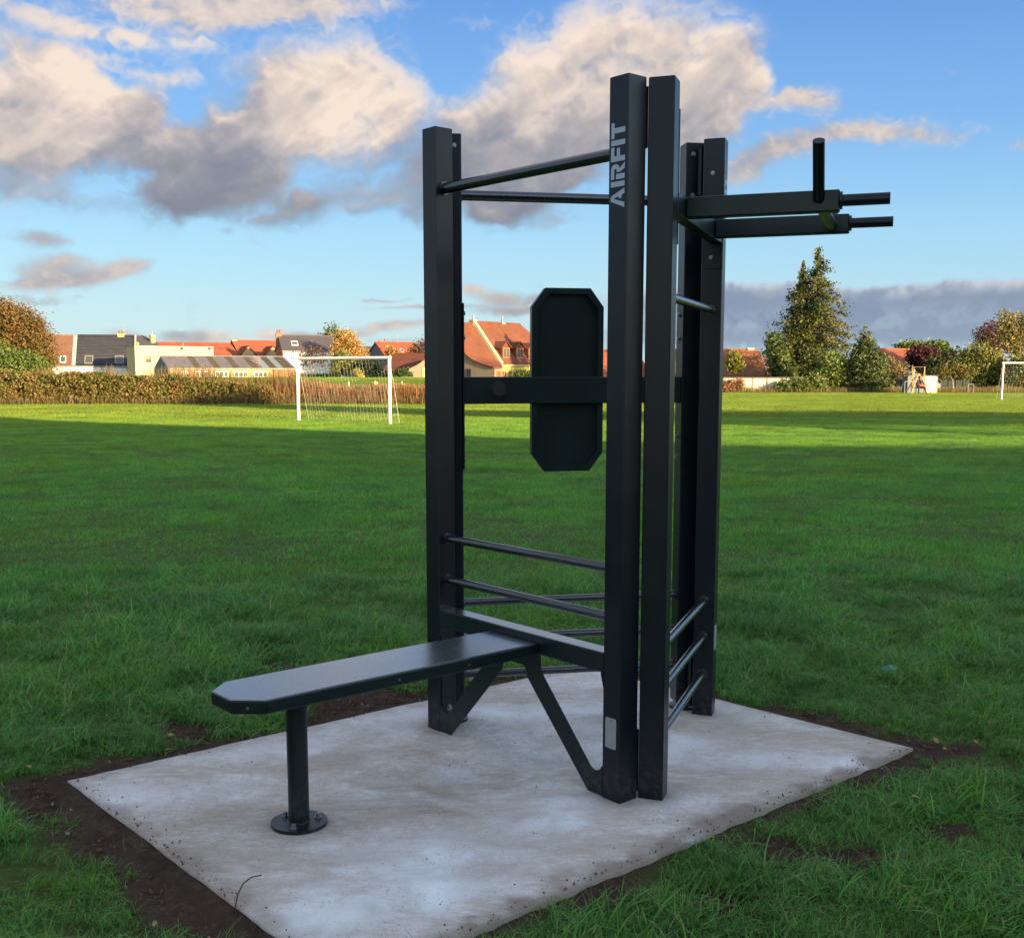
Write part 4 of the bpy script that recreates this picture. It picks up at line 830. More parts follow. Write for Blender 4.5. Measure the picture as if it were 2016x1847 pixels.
weeds('dry_weeds', None, None, 1400, 2040, 83.2, .42, 9000, [(.30,.18,.08), (.22,.14,.06), (.14,.15,.04)], 1.6, 6)
weeds('dry_stems', None, None, -60, 600, 52.4, 1.52, 9000, [(.26,.15,.06), (.20,.13,.05), (.12,.13,.035), (.16,.13,.04)], 1.6, 8, wid=.020)
# concrete panel wall
yw = 84.6; wl = thing('panel_wall', 'cream concrete panel wall with a dark coping along the far right field edge', 'wall', gbase(1500, yw))
xs = [(u-1008)/FPX*yw for u in (1364.5, 1393, 1421.6, 1449, 1478.5, 1507, 1535, 1562, 1590.5, 1619)]; zt = at(1500, 744.5, yw).z
for i in range(len(xs)-1):
    obj('wall_panel', MB().box((xs[i]+.045, yw, -.3), (xs[i+1]-.045, yw+.05, zt)), M['panel'], wl)
for i, x in enumerate(xs): obj('wall_post', MB().box((x-.045, yw-.035, -.3), (x+.045, yw+.07, zt+.005)), M['tan'], wl)
obj('coping', MB().box((xs[0]-.1, yw-.09, zt+.005), (xs[-1]+.1, yw+.15, zt+.085)), M['dark'], wl)
# low brick planter and grey wall behind the goal
q = gbase(0, 103.5); k = PX(102)
def boxat(name, u0, u1, v0, v1, Y, dep, m, label, cat, zb=None):
    a = at(u0, v0, Y); b = at(u1, v1, Y); z0 = b.z if zb is None else zb
    return tag(obj(name, MB().box((a.x, Y, z0), (b.x, Y+dep, a.z)), m, None, loc=((a.x+b.x)/2, Y, z0), bevel=.02), label, cat)
boxat('brick_planter', 692, 715, 739.5, 760, 101, 1.2, M['peach'], 'low orange brick planter behind the goal net', 'planter')
boxat('garden_wall', 671, 691.5, 740.5, 760, 101.2, .3, M['greyside'], 'low grey garden wall left of the orange planter', 'wall')
# parked car: body, cabin, windows, wheels, lamps
cx = (802-1008)/FPX*99; cyy = 99.0; czz = gz(cx, cyy)
m_car = mat('silver_paint', (.34, .36, .38), .3, .4); car = thing('parked_car', 'pale grey car parked beside the tan garage, only its roof showing', 'car', (cx, cyy, czz))
def cp(x, y, z): return Vector((cx+x*.94+y*.0, cyy+y*.94, czz+z))
body = [(-2.0,.35),(-2.05,.62),(-1.9,.82),(-1.2,.92),(1.25,.92),(1.95,.80),(2.05,.55),(2.0,.30)]
obj('body', MB().prism([cp(x, -.8, z) for x, z in body], (0, 1.6, 0)), m_car, car, bevel=.06)
cabin = [(-1.25,.90),(-.75,1.36),(-.45,1.44),(.75,1.44),(1.05,1.36),(1.55,.90)]
obj('cabin', MB().prism([cp(x, -.70, z) for x, z in cabin], (0, 1.35, 0)), m_car, car, bevel=.05)
for pts in ([(-1.08,.94),(-.70,1.32),(-.1,1.36),(-.1,.94)], [(0,.94),(0,1.36),(.72,1.36),(.98,1.3),(1.32,.94)]): obj('side_window', MB().prism([cp(x, -.712, z) for x, z in pts], (0, .01, 0)), M['glass'], car)
for x in (-1.3, 1.3):
    for y in (-.78, .62): wh = obj('wheel', MB().tube(cp(x, y, .31), cp(x, y+.17, .31), .31, 18), M['cap'], car); obj('hub', MB().tube(cp(x, y-.01, .31), cp(x, y+.0, .31), .17, 12), M['steel'], wh)
for y in (-.6, .6): obj('headlight', MB().tube(cp(-2.03, y, .66), cp(-1.98, y, .66), .09, 10), M['steel'], car)
# ------------------------------------------------------------------ trees and bushes
AUT = [(.145,.068,.022), (.125,.075,.025), (.10,.08,.025), (.07,.075,.02), (.165,.085,.03)]
DKG = [(0.043,0.080,0.026), (0.065,0.109,0.029), (0.087,0.131,0.036), (0.116,0.145,0.043)]
GRN = [(0.097,0.152,0.034), (0.124,0.180,0.041), (0.165,0.206,0.048), (0.083,0.117,0.028)]
YEL = [(0.246,0.232,0.051), (0.304,0.246,0.058), (0.189,0.203,0.043), (0.377,0.246,0.072)]
PUR = [(.09,.04,.035), (.12,.055,.04), (.07,.04,.03), (.10,.07,.035)]
ORG = [(0.362,0.215,0.068), (0.306,0.204,0.056), (0.226,0.181,0.045), (0.385,0.181,0.068)]
b = gbase(25, 64)
def autumn_mix(rg, p, col, base):
    f = np.clip((p[:, 2]-base.z-1.3)/1.8+rg.normal(0, .25, len(p))+(p[:, 0]-base.x)*.10, 0, 1)[:, None]; g = np.array([.075, .105, .025]); return col*f+g*(1-f)
tree('autumn_tree', 'broad autumn tree turning orange above green at the far left edge', b, [lob(u, v, ru, rv, 64, b) for u, v, ru, rv in ((20,650,52,50), (-35,640,60,60), (58,668,42,42), (30,700,60,45), (80,702,26,36), (-50,700,60,50), (0,618,30,22), (60,636,22,22))], AUT, 2600, 13, .092, .20, .16, 11, shade=autumn_mix, limbs=10)
b = gbase(20, 58); tree('green_shrub', 'dense green shrub at the foot of the orange autumn tree', b, [lob(u, v, ru, rv, 58, b) for u, v, ru, rv in ((10,712,42,28), (-30,700,40,40), (55,722,34,20))], GRN, 900, 12, .09, .15, .06, 12, cat='shrub', limbs=3)
b = gbase(655, 150); tree('pointed_tree', 'green pointed tree behind the right end of the slate roof', b, [lob(u, v, ru, rv, 150, b) for u, v, ru, rv in ((656,662,13,20), (650,678,22,20), (668,680,20,20), (658,700,26,24), (640,674,12,10))], [(.10,.12,.03), (.13,.14,.04), (.08,.10,.03)], 420, 9, .24, .3, .2, 13)
b = gbase(683, 138); tree('golden_tree', 'golden orange tree rising beside the pointed green tree', b, [lob(u, v, ru, rv, 138, b) for u, v, ru, rv in ((678,664,14,14), (686,678,20,18), (698,694,22,16), (680,702,28,18), (705,706,18,12), (672,686,18,16))], ORG, 900, 9, .15, .28, .2, 14)
def willow(name, label, u0, u1, vtop, vbot, Y, n, seed, cols):
    rg = np.random.RandomState(seed); b = gbase((u0+u1)/2, Y); th = thing(name, label, 'tree', b); k = PX(Y); P = []
    for i in range(n):
        u = u0+(u1-u0)*rg.rand(); c = (u0+u1)/2; v0 = vtop+((u-c)/(u1-u0)*2)**2*(vbot-vtop)*.35+rg.rand()*(vbot-vtop)*.45; L = (vbot-v0)*(.4+.6*rg.rand())
        p = at(u, v0, Y+rg.normal(0, .9)); m = max(3, int(L*k/.11)); z = p.z-np.arange(m)*.11; P.append(np.stack([p.x+rg.normal(0, .05, m)+.02*np.arange(m)*rg.normal(), np.full(m, p.y)+rg.normal(0, .05, m), z], -1))
    P = np.concatenate(P); P = P[P[:, 2] > b.z]
    leaves('crown', P, .13, pick(rg, cols, len(P)), th, seed=seed, elong=2.2)
    mb = MB(); limb(mb, b+Vector((0,0,-.3)), at((u0+u1)/2, vtop+12, Y), .16, .06, random.Random(seed)); obj('trunk', mb, M['bark'], th)
willow('weeping_willow', 'weeping yellow-green tree hanging behind the goal crossbar', 652, 698, 688, 746, 110, 420, 15, [(.15,.16,.04), (.12,.14,.035), (.19,.18,.05)])
b = gbase(613, 122); tree('bare_shrub', 'sparse purple-brown shrub in front of the white house wall', b, [lob(u, v, ru, rv, 122, b) for u, v, ru, rv in ((600,706,11,14), (618,700,16,16), (634,708,9,12))], PUR+[(.22,.12,.05)], 120, 7, .15, .3, .07, 16, cat='shrub', limbs=9)
mass('clipped_hedge', 'tall dark evergreen hedge behind the goal', 'hedge', 586, 768, 104, lambda f, x: 2.15+1.15*sstep(.52, .62, f)*(1-sstep(.86, .98, f))+.25*(fbm(x*.9, x*0, 3)-.5), 26000, .17, [(.018,.035,.014), (.026,.046,.018), (.02,.04,.016)], 1.6, 21, zb=-.0)
b = gbase(772, 140); tree('golden_shrub', 'orange-leaved shrub against the small red roof', b, [lob(u, v, ru, rv, 140, b) for u, v, ru, rv in ((771,695,9,9), (777,703,7,9), (766,704,7,9))], ORG, 130, 8, .17, .2, .06, 22, cat='shrub', limbs=3)
b = gbase(818, 118); tree('purple_tree', 'dark purple-brown tree between the small red house and the gym post', b, [lob(u, v, ru, rv, 118, b) for u, v, ru, rv in ((826,690,12,14), (818,706,18,16), (836,682,8,10), (806,718,12,10), (830,715,14,12))], PUR+[(.16,.09,.04)], 300, 8, .14, .26, .09, 23, limbs=10)
b = gbase(792, 104); tree('dark_bush', 'low dark green bush beside the parked car', b, [lob(u, v, ru, rv, 103, b) for u, v, ru, rv in ((785,740,14,9), (800,739,10,8))], DKG, 200, 9, .14, .15, .06, 24, cat='bush', limbs=2)
b = gbase(1035, 100); tree('green_bush', 'light green garden bush in front of the big villa', b, [lob(u, v, ru, rv, 100, b) for u, v, ru, rv in ((1025,741,14,9), (1042,740,14,9))], GRN, 200, 9, .13, .15, .06, 25, cat='bush', limbs=2)
b = gbase(704, 100.4); tree('potted_plant', 'yellow-green plant growing in the orange brick planter', b, [lob(705, 735, 8, 5, 100.6, b)], YEL, 60, 8, .12, .12, .04, 26, cat='plant', limbs=2)
# tall conifer
def conifer(name, label, u, vt, vb, Y, half, seed, cols, tiers, leaf, tops=((0, 0),), cat='tree', dens=1., profile=None, trunk=.22, droop=.25):
    rg = np.random.RandomState(seed); rr = random.Random(seed); b = gbase(u, Y); k = PX(Y); th = thing(name, label, cat, b); top = at(u, vt, Y).z; bot = at(u, vb, Y).z; P = []; C = []
    for du, dv in tops:
        ztop = top-dv*k; bx = b.x+du*k
        mb = MB(); limb(mb, b+Vector((0,0,-.3)), Vector((bx, b.y, ztop-.1)), trunk, .03, rr, 8, .006); obj('trunk', mb, M['bark'], th)
        H = ztop-bot
        for i in range(tiers):
            f = (i+rg.rand())/tiers; z = ztop-f*H; L0 = half*k*profile(f)
            if dv: L0 *= .62
            for j in range(int(4+5*f)):
                a = rg.rand()*6.283; L = L0*(.38+.80*rg.rand()**1.2); m = int((5+26*L)*dens); s_ = rg.rand(m)**.7; w_ = .10+.20*L*s_*(1-s_*.4)
                P.append(np.stack([bx+np.cos(a)*L*s_+rg.normal(0, 1, m)*w_*.55, b.y+np.sin(a)*L*s_+rg.normal(0, 1, m)*w_*.55, z+L*(.10*s_-droop*s_**2)+rg.normal(0, .13, m)-.1*rg.rand(m)], -1)); C.append(np.repeat(pick(rg, cols, 1), m, 0))
    P = np.concatenate(P); C = np.concatenate(C); P[:, 2] = np.maximum(P[:, 2], b.z+.03); leaves('crown', P, leaf, C, th, seed=seed, elong=1.5, jit=.5)
    return th, b
prof_ = lambda f: np.interp(f, [0, .1, .25, .4, .55, .68, .8, .9, 1], [.03, .20, .40, .60, .74, .92, 1.0, .9, .62])
conifer('tall_conifer', 'tall dark two-topped conifer behind the concrete wall', 1592, 488, 744, 95, 97, 31, [(.06,.08,.02), (.09,.11,.025), (.125,.135,.033), (.04,.06,.02), (.17,.15,.045)], 66, .14, ((6, 0), (-22, 28)), profile=lambda f: prof_(f), dens=.95)
b = gbase(1512, 92); tree('round_bush', 'rounded dark bush growing at the left foot of the tall conifer', b, [lob(u, v, ru, rv, 92, b) for u, v, ru, rv in ((1524,676,13,17), (1532,702,18,22), (1542,726,22,18))], DKG+[(.11,.12,.03)], 420, 9, .17, .22, .1, 32, cat='bush', limbs=3)
b = gbase(1640, 85.5); tree('leafy_bush', 'big light green bush between the tall conifer and the small pointed tree', b, [lob(u, v, ru, rv, 85.5, b) for u, v, ru, rv in ((1640,735,26,28), (1618,750,22,20), (1658,750,18,20), (1634,715,18,18))], GRN+[(.13,.15,.03)], 700, 10, .14, .2, .1, 33, cat='bush', limbs=4)
b = gbase(1704, 85); tree('small_pointed_tree', 'small pointed leafy tree right of the tall conifer', b, [lob(u, v, ru, rv, 85, b) for u, v, ru, rv in ((1704,664,6,14), (1703,690,16,22), (1690,712,22,24), (1718,716,24,24), (1704,740,40,30), (1735,750,16,20))], [(.06,.09,.03), (.085,.11,.035), (.045,.07,.022), (.12,.13,.04)], 950, 10, .14, .2, .12, 34)
b = gbase(1448, 91); tree('young_yellow_tree', 'young yellow-green tree in front of the orange-brown roof', b, [lob(u, v, ru, rv, 91, b) for u, v, ru, rv in ((1446,704,10,11), (1450,718,12,14), (1440,716,7,10))], [(.20,.20,.03), (.16,.17,.03), (.24,.21,.04)], 220, 9, .12, .15, .05, 35, limbs=4)
b = gbase(1440, 83.6); tree('rusty_shrub', 'rusty brown shrub against the left panels of the cream wall', b, [lob(u, v, ru, rv, 83.6, b) for u, v, ru, rv in ((1428,762,9,8), (1440,757,8,8), (1456,758,8,9))], [(.30,.14,.08), (.24,.12,.07), (.20,.13,.06)], 220, 8, .09, .12, .03, 36, cat='shrub', limbs=6)
for i, (u, ru, rv, lb) in enumerate(((1545, 16, 9, 'low spreading green shrub in front of the middle wall panels'), (1578, 24, 13, 'larger green shrub in front of the right wall panels'), (1606, 14, 15, 'upright green shrub hiding the right end of the cream wall'))):
    b = gbase(u, 83.8); tree('low_shrub', lb, b, [lob(u, 771-rv, ru, rv, 83.8, b), lob(u+ru*.6, 771-rv*.7, ru*.6, rv*.8, 83.8, b)], GRN+[(.16,.13,.05)], 240, 9, .10, .14, .03, 37+i, cat='shrub', limbs=4)
b = gbase(1760, 88); tree('brown_shrub', 'thin brown shrub left of the swing', b, [lob(u, v, ru, rv, 88, b) for u, v, ru, rv in ((1756,728,14,20), (1772,742,14,22), (1752,752,10,14))], [(.20,.14,.06), (.24,.15,.07), (.13,.12,.04)], 330, 8, .11, .2, .05, 41, cat='shrub', limbs=10)
b = gbase(1812, 100); tree('dark_red_tree', 'dark red-leaved tree behind the swing', b, [lob(u, v, ru, rv, 100, b) for u, v, ru, rv in ((1806,702,18,15), (1828,698,16,12), (1840,704,12,8), (1812,718,16,12))], [(.055,.018,.022), (.075,.022,.025), (.04,.015,.02)], 460, 10, .16, .2, .12, 42)
for i, (u, v, ru, rv) in enumerate(((1790, 685, 22, 8), (1835, 686, 28, 10))):
    b = gbase(u, 134); tree('distant_tree', ['green treetop showing above the red gabled house', 'wider green treetop just right of the first above the red gabled house'][i], b, [lob(u, v, ru, rv, 134, b), lob(u, v+14, ru*1.2, 18, 134, b)], GRN, 320, 9, .24, .3, .2, 43+i)
b = gbase(1858, 96); tree('dark_tree', 'dark green tree filling the gap right of the red-leaved tree', b, [lob(u, v, ru, rv, 96, b) for u, v, ru, rv in ((1862,722,36,20), (1880,706,22,14), (1840,732,22,16), (1890,735,16,18))], DKG+[(.10,.08,.04)], 620, 10, .17, .22, .12, 45)
b = gbase(1873, 83.5); tree('spreading_small_tree', 'small umbrella-shaped orchard tree with a pale trunk right of the timber shed', b, [lob(u, v, ru, rv, 83.5, b) for u, v, ru, rv in ((1852,733,18,6), (1873,727,20,8), (1896,732,16,7))], [(.15,.13,.035), (.19,.15,.04), (.11,.12,.03)], 330, 9, .11, .14, .07, 46, bark='pale_bark', limbs=7, trunk_top=at(1873, 738, 83.5).z)
b = gbase(1930, 88); tree('yellow_green_tree', 'full yellow-green tree left of the far right goal', b, [lob(u, v, ru, rv, 88, b) for u, v, ru, rv in ((1925,706,26,24), (1950,715,24,24), (1905,735,22,24), (1935,745,32,26), (1962,745,18,26))], [(.13,.15,.03), (.17,.17,.035), (.10,.12,.03), (.20,.17,.05)], 1100, 10, .14, .22, .14, 47)
b = gbase(1990, 108); tree('birch_tree', 'tall airy orange birch at the far right edge', b, [lob(u, v, ru, rv, 108, b) for u, v, ru, rv in ((1975,640,16,26), (2000,650,24,30), (1982,672,26,24), (2014,670,26,32), (2030,640,20,30))], [(.20,.16,.05), (.16,.15,.045), (.12,.13,.045), (.24,.17,.06)], 760, 9, .15, .28, .14, 48, bark='pale_bark', limbs=14)
b = gbase(1945, 104); tree('dusky_tree', 'dusky purple-brown tree just left of the orange birch', b, [lob(u, v, ru, rv, 104, b) for u, v, ru, rv in ((1936,664,14,18), (1952,652,12,16), (1946,680,18,18))], PUR+[(.12,.11,.05)], 300, 8, .14, .24, .1, 49, limbs=12)
b = gbase(2000, 86); tree('garden_bush', 'mixed green and orange bush seen through the far right goal', b, [lob(u, v, ru, rv, 86, b) for u, v, ru, rv in ((1992,748,22,22), (2015,740,24,30), (2030,755,22,18), (2010,722,20,16))], GRN+AUT[:3], 620, 9, .14, .2, .08, 50, cat='bush', limbs=4)
# belt of far trees that closes the horizon between the houses
def belt(Y, x0, x1, ztop, n, seed):
    rg = np.random.RandomState(seed); x = x0+(x1-x0)*rg.rand(n); zt = ztop*(.6+.8*fbm(x/22+seed, x*0, 4)); y = Y+rg.rand(n)*14; z = zt*rg.rand(n)**.6
    return leaves('far_tree_belt', np.stack([x, y, z], -1), .75, pick(rg, [(.05,.07,.025), (.08,.09,.03), (.12,.09,.04)], n), None, seed=seed, loc=(0, Y, 0))
tag(belt(230, -170, 190, 3.0, 16000, 61), kind='stuff')
# garden things on the right: shed, swing, small goals, netting
ys = 80.0; a = at(1821.7, 740.5, ys); bb = at(1845, 771.5, ys); z0, z1 = gz(a.x, ys)-.03, a.z
sh = thing('timber_shed', 'small pale timber shed built of horizontal boards behind the swing', 'shed', ((a.x+bb.x)/2, ys+.5, z0))
xl = at(1788, 740, ys).x
for i in range(6):
    zz0, zz1 = z0+(z1-z0)*i/6, z0+(z1-z0)*(i+1)/6-.015; obj('board', MB().prism([Vector((a.x, ys, zz0)), Vector((bb.x-.05, ys, zz0)), Vector((bb.x-.05, ys+.018, zz1)), Vector((a.x, ys+.018, zz1))], (0, .03, 0)), M['wframe' if i % 2 else 'panel'], sh)
obj('corner_post', MB().box((bb.x-.05, ys-.01, z0), (bb.x, ys+.05, z1)), M['wood'], sh)
obj('side_wall', MB().box((xl, ys+.05, z0), (bb.x-.01, ys+1.2, z1-.02)), M['greyside'], sh)
obj('roof', MB().prism([Vector((xl-.08, ys-.12, z1+.03)), Vector((bb.x+.1, ys-.12, z1)), Vector((bb.x+.1, ys+1.3, z1-.0)), Vector((xl-.08, ys+1.3, z1+.03))], (0, 0, .06)), M['dark'], sh)
yq = 76.0; S = lambda u, v, dy=0: at(u, v, yq)+Vector((0, dy, 0))
sw = thing('garden_swing', 'timber A-frame swing between two tall poles at the far right field edge', 'swing', gbase(1808, yq))
ap = S(1808, 736); mb = None
for (u, v) in ((1787.5, 775), (1829, 775)):
    for dy in (-.55, .55):
        f_ = S(u, v); f_.y += dy*1.0; f_.z = 0; top_ = ap+Vector((0, dy*.15, 0)); obj('leg', MB().tube(f_, top_, .035, 8), M['wood'], sw)
for u in (1796.7, 1820.3): p_ = S(u, 775); p_.z = -.1; t_ = S(u, 722); obj('pole', MB().tube(p_, t_, .035, 10), M['wood'], sw)
obj('top_rail', MB().tube(S(1794, 723), S(1823, 723), .035, 8), M['bark'], sw)
sz = .42
obj('swing_seat', MB().box((S(1799,760).x, yq-.16, sz-.04), (S(1822,760).x, yq+.16, sz)), M['bark'], sw)
for u in (1800.5, 1819.5): p_ = S(u, 723); obj('rope', MB().tube(p_, Vector((p_.x, yq, sz)), .010, 6), M['net'], sw)
for i, (u0, u1, v0, lb) in enumerate(((1776, 1790, 751.5, 'small grey metal mini goal left of the swing'), (1791, 1800, 755, 'second small grey frame close behind the swing'), (1888+12, 1911, 757, 'small grey metal frame right of the orchard tree'))):
    Y = 79+i; p, q = gbase(u0, Y), gbase(u1, Y); zt = at(u0, v0, Y).z; g = thing('mini_goal', lb, 'goal', (p+q)/2, 'small metal goals along the right field edge')
    mb = MB(); 
    for x in (p, q): obj('upright', MB().tube(x, Vector((x.x, x.y, zt)), .022, 8), M['lead'], g)
    obj('crossbar', MB().tube(Vector((p.x, p.y, zt)), Vector((q.x, q.y, zt)), .022, 8), M['lead'], g)
    for x in (p, q): obj('back_stay', MB().tube(Vector((x.x, x.y, zt)), x+Vector((-.25, .7, 0)), .016, 6), M['lead'], g)
m_net = mat('green_netting', (.012, .028, .022), .8)
for u0, u1, lb in ((1750, 1790, 'dark green windbreak netting left of the timber shed'), (1847, 1905, 'dark green windbreak netting right of the timber shed')):
    Y = 86.; p, q = gbase(u0, Y), gbase(u1, Y); zt = at(u0, 749, Y).z; g = thing('netting_fence', lb, 'fence', (p+q)/2, 'dark netting fences behind the right field edge')
    obj('netting', MB().box((p.x, Y, -.05), (q.x, Y+.02, zt)), m_net, g); n = 4
    for i in range(n+1): x = p.x+(q.x-p.x)*i/n; obj('fence_post', MB().tube((x, Y-.03, -.1), (x, Y-.03, zt+.03), .03, 8), M['bark'], g)
# seated person on the swing
def person():
    k = 1.0; bx = S(1809.5, 757).x; o = Vector((bx, yq-.02, sz)); th = thing('person', 'person in a dark top and dark trousers sitting on the timber swing holding something red', 'person', (bx, yq, 0))
    V = {'pel': (0,0,.08), 'wst': (0,.02,.22), 'chs': (0,.03,.38), 'nck': (0,.02,.50), 'hd0': (0,-.01,.57), 'hd1': (0,-.015,.68),
         'shl': (-.17,.02,.45), 'ell': (-.25,-.10,.24), 'wrl': (-.10,-.27,.20), 'hnl': (-.05,-.31,.20), 'shr': (.17,.02,.45), 'elr': (.27,-.08,.24), 'wrr': (.12,-.27,.17), 'hnr': (.08,-.31,.16),
         'hpl': (-.09,-.02,.06), 'knl': (-.17,-.42,.06), 'anl': (-.19,-.47,-.34), 'tol': (-.20,-.60,-.375), 'hpr': (.09,-.02,.06), 'knr': (.24,-.40,.05), 'anr': (.33,-.44,-.34), 'tor': (.35,-.57,-.375)}
    rad = {'pel': .14, 'wst': .13, 'chs': .15, 'nck': .055, 'hd0': .075, 'hd1': .085, 'shl': .07, 'ell': .048, 'wrl': .034, 'hnl': .038, 'shr': .07, 'elr': .048, 'wrr': .034, 'hnr': .038, 'hpl': .10, 'knl': .068, 'anl': .045, 'tol': .038, 'hpr': .10, 'knr': .068, 'anr': .045, 'tor': .038}
    E = [('pel','wst'),('wst','chs'),('chs','nck'),('nck','hd0'),('hd0','hd1'),('chs','shl'),('shl','ell'),('ell','wrl'),('wrl','hnl'),('chs','shr'),('shr','elr'),('elr','wrr'),('wrr','hnr'),('pel','hpl'),('hpl','knl'),('knl','anl'),('anl','tol'),('pel','hpr'),('hpr','knr'),('knr','anr'),('anr','tor')]
    ks = list(V); me = bpy.data.meshes.new('body'); me.from_pydata([Vector(V[q])*k for q in ks], [(ks.index(a), ks.index(b)) for a, b in E], [])
    ob = bpy.data.objects.new('body', me); link(ob, th); ob.location = o-wloc(th)
    sm = ob.modifiers.new('skin', 'SKIN'); ss = ob.modifiers.new('sub', 'SUBSURF'); ss.levels = ss.render_levels = 2
    for i, q in enumerate(ks): me.skin_vertices[0].data[i].radius = (rad[q], rad[q]); me.skin_vertices[0].data[i].use_root = (q == 'pel')
    m = mat('person_skin_and_clothes', (.3,.2,.15), .8); t = NT(m); sp = t.n('ShaderNodeSeparateXYZ'); t.l(t.coord('Object'), sp.inputs[0])
    c = t.mix(t.math('GREATER_THAN', sp.outputs[2], .10), (.018, .02, .032), (.03, .026, .05)); c = t.mix(t.math('GREATER_THAN', sp.outputs[2], .515), c, (.48, .28, .20))
    hand = t.math('MULTIPLY', t.math('LESS_THAN', sp.outputs[1], -.225), t.math('GREATER_THAN', sp.outputs[2], .12)); c = t.mix(hand, c, (.48, .28, .20)); t.base(c); me.materials.append(m)
    bm = bmesh.new(); bmesh.ops.create_icosphere(bm, subdivisions=2, radius=.1)
    for v in bm.verts: v.co = Vector((v.co.x*.98, v.co.y*1.05+.02, max(v.co.z, -.02)*1.05))
    hm = bpy.data.meshes.new('hair'); bm.to_mesh(hm); bm.free(); hm.materials.append(mat('brown_hair', (.05, .03, .02), .7)); ho = bpy.data.objects.new('hair', hm); link(ho, th); ho.location = o+Vector((0, .01, .685))-wloc(th)
    mb = MB(); 
    for sx_ in (-.03, .03): mb.tube(o+Vector((sx_, -.098, .655)), o+Vector((sx_, -.103, .655)), .010, 8)
    obj('eyes', mb, M['dark'], th)
    obj('nose', MB().tube(o+Vector((0, -.09, .65)), o+Vector((0, -.118, .625)), .010, 6, .016), m, th)
    rb = MB().prism([o+Vector((-.12,-.36,.10)), o+Vector((.26,-.33,.08)), o+Vector((.30,-.30,.20)), o+Vector((.02,-.34,.24)), o+Vector((-.13,-.34,.20))], (0, -.08, 0))
    tag(obj('red_bag', rb, mat('red_cloth', (.55, .05, .04), .7), None, loc=o+Vector((.05,-.36,.10)), bevel=.02), 'bright red bag held on the lap of the person on the swing', 'bag')
person()
# ------------------------------------------------------------------ the fitness station
CX_, CY_, YAW = .3249, 4.4709, 3.8495
W_, D0, A_, B2, H_ = 1.1301, .3288, .0875, .0875, 2.4542
Cc = Vector((CX_, CY_, 0))
st = thing('fitness_station', 'dark three-sided outdoor gym frame with bench, pull-up bars and dip handles on the concrete slab', 'outdoor gym', Cc)
class FrameAxes:
    def __init__(s, k):
        th = YAW+k*2*math.pi/3; s.n = Vector((math.cos(th), math.sin(th), 0)); s.s = Vector((-s.n.y, s.n.x, 0))
    def p(s, sv, nv, z): return Cc+s.s*sv+s.n*nv+Vector((0, 0, z))
FX = [FrameAxes(k) for k in range(3)]
MID = D0+B2/2; IN = W_/2-A_
def fbox(f, s0, s1, n0, n1, z0, z1, ch=0, mb=None):
    mb = mb or MB()
    if ch:
        pts = [(s0+ch, n0), (s1-ch, n0), (s1, n0+ch), (s1, n1-ch), (s1-ch, n1), (s0+ch, n1), (s0, n1-ch), (s0, n0+ch)]
    else: pts = [(s0, n0), (s1, n0), (s1, n1), (s0, n1)]
    return mb.prism([f.p(a, b, z0) for a, b in pts], (0, 0, z1-z0))
def fpoly(f, pts, n0, n1):
    """polygon in the (s, z) plane of a frame given thickness from n0 to n1"""
    return MB().prism([f.p(a, n0, b) for a, b in pts], f.n*(n1-n0))
def bolt(name, p, d, r=.009, h=.008, parent=None, m='steel'):
    d = Vector(d).normalized(); mb = MB(); mb.tube(p, p+d*.002, r*1.5, 14); mb.tube(p+d*.002, p+d*(.002+h), r, 6)
    return obj(name, mb, M[m], parent, bevel=.0008)
posts = {}
for k, f in enumerate(FX):
    for sg in (-1, 1):
        s0, s1 = (IN, W_/2) if sg > 0 else (-W_/2, -IN)
        z0 = .032 if k == 2 else 0.0
        po = obj('post', fbox(f, s0, s1, D0, D0+B2, z0, H_-.003, .0035), M['post'], st)
        posts[(k, sg)] = po
        obj('post_cap', fbox(f, s0+.001, s1-.001, D0+.001, D0+B2-.001, H_-.0029, H_, .003), M['cap'], po, bevel=.001)
        if k == 2:
            mb = MB(); c0 = f.p((s0+s1)/2, D0+.035, 0)
            mb.tube(c0, c0+Vector((0,0,.012)), .062, 32); mb.tube(c0+Vector((0,0,.012)), c0+Vector((0,0,.034)), .026, 20)
            obj('levelling_foot', mb, M['post'], po, bevel=.002)
# brackets that tie the two posts of a corner together
for k in range(3):
    f, g = FX[k], FX[(k+1) % 3]
    a = f.p(W_/2-.030, D0-.010, 0); b = g.p(-W_/2+.030, D0-.010, 0)
    for z0, z1 in ((2.235, 2.43), (.02, .245)):
        d = (b-a); w = Vector((-d.y, d.x, 0)).normalized()*.012
        obj('corner_bracket', MB().prism([a-w+Vector((0,0,z0)), b-w+Vector((0,0,z0)), b+w+Vector((0,0,z0)), a+w+Vector((0,0,z0))], (0,0,z1-z0)), M['post'], st)
def bar(name, f, z, r, cap_r=.0, m='bar', n=MID):
    b = obj(name, MB().tube(f.p(-IN-.004, n, z), f.p(IN+.004, n, z), r, 24), M[m], st)
    if cap_r:
        for sg in (-1, 1):
            mb = MB(); mb.tube(f.p(sg*IN, n, z), f.p(sg*(IN-.006), n, z), cap_r, 8 if r < .02 else 20); mb.tube(f.p(sg*(IN-.006), n, z), f.p(sg*(IN-.012), n, z), cap_r*.8, 20)
            obj('collar', mb, M[m], b, bevel=.001)
    return b
bar('pull_up_bar', FX[0], 2.22, .0212, .026); bar('pull_up_bar', FX[2], 2.218, .0212, .026); bar('cross_bar', FX[1], 1.758, .0165, .022)
for z in (.818, .645): bar('rung', FX[0], z, .0165, .025)
for z in (.516, .358, .197): bar('rung', FX[2], z, .0165, .025); 
for z in (.514, .356, .190): bar('rung', FX[1], z, .0165, .023)
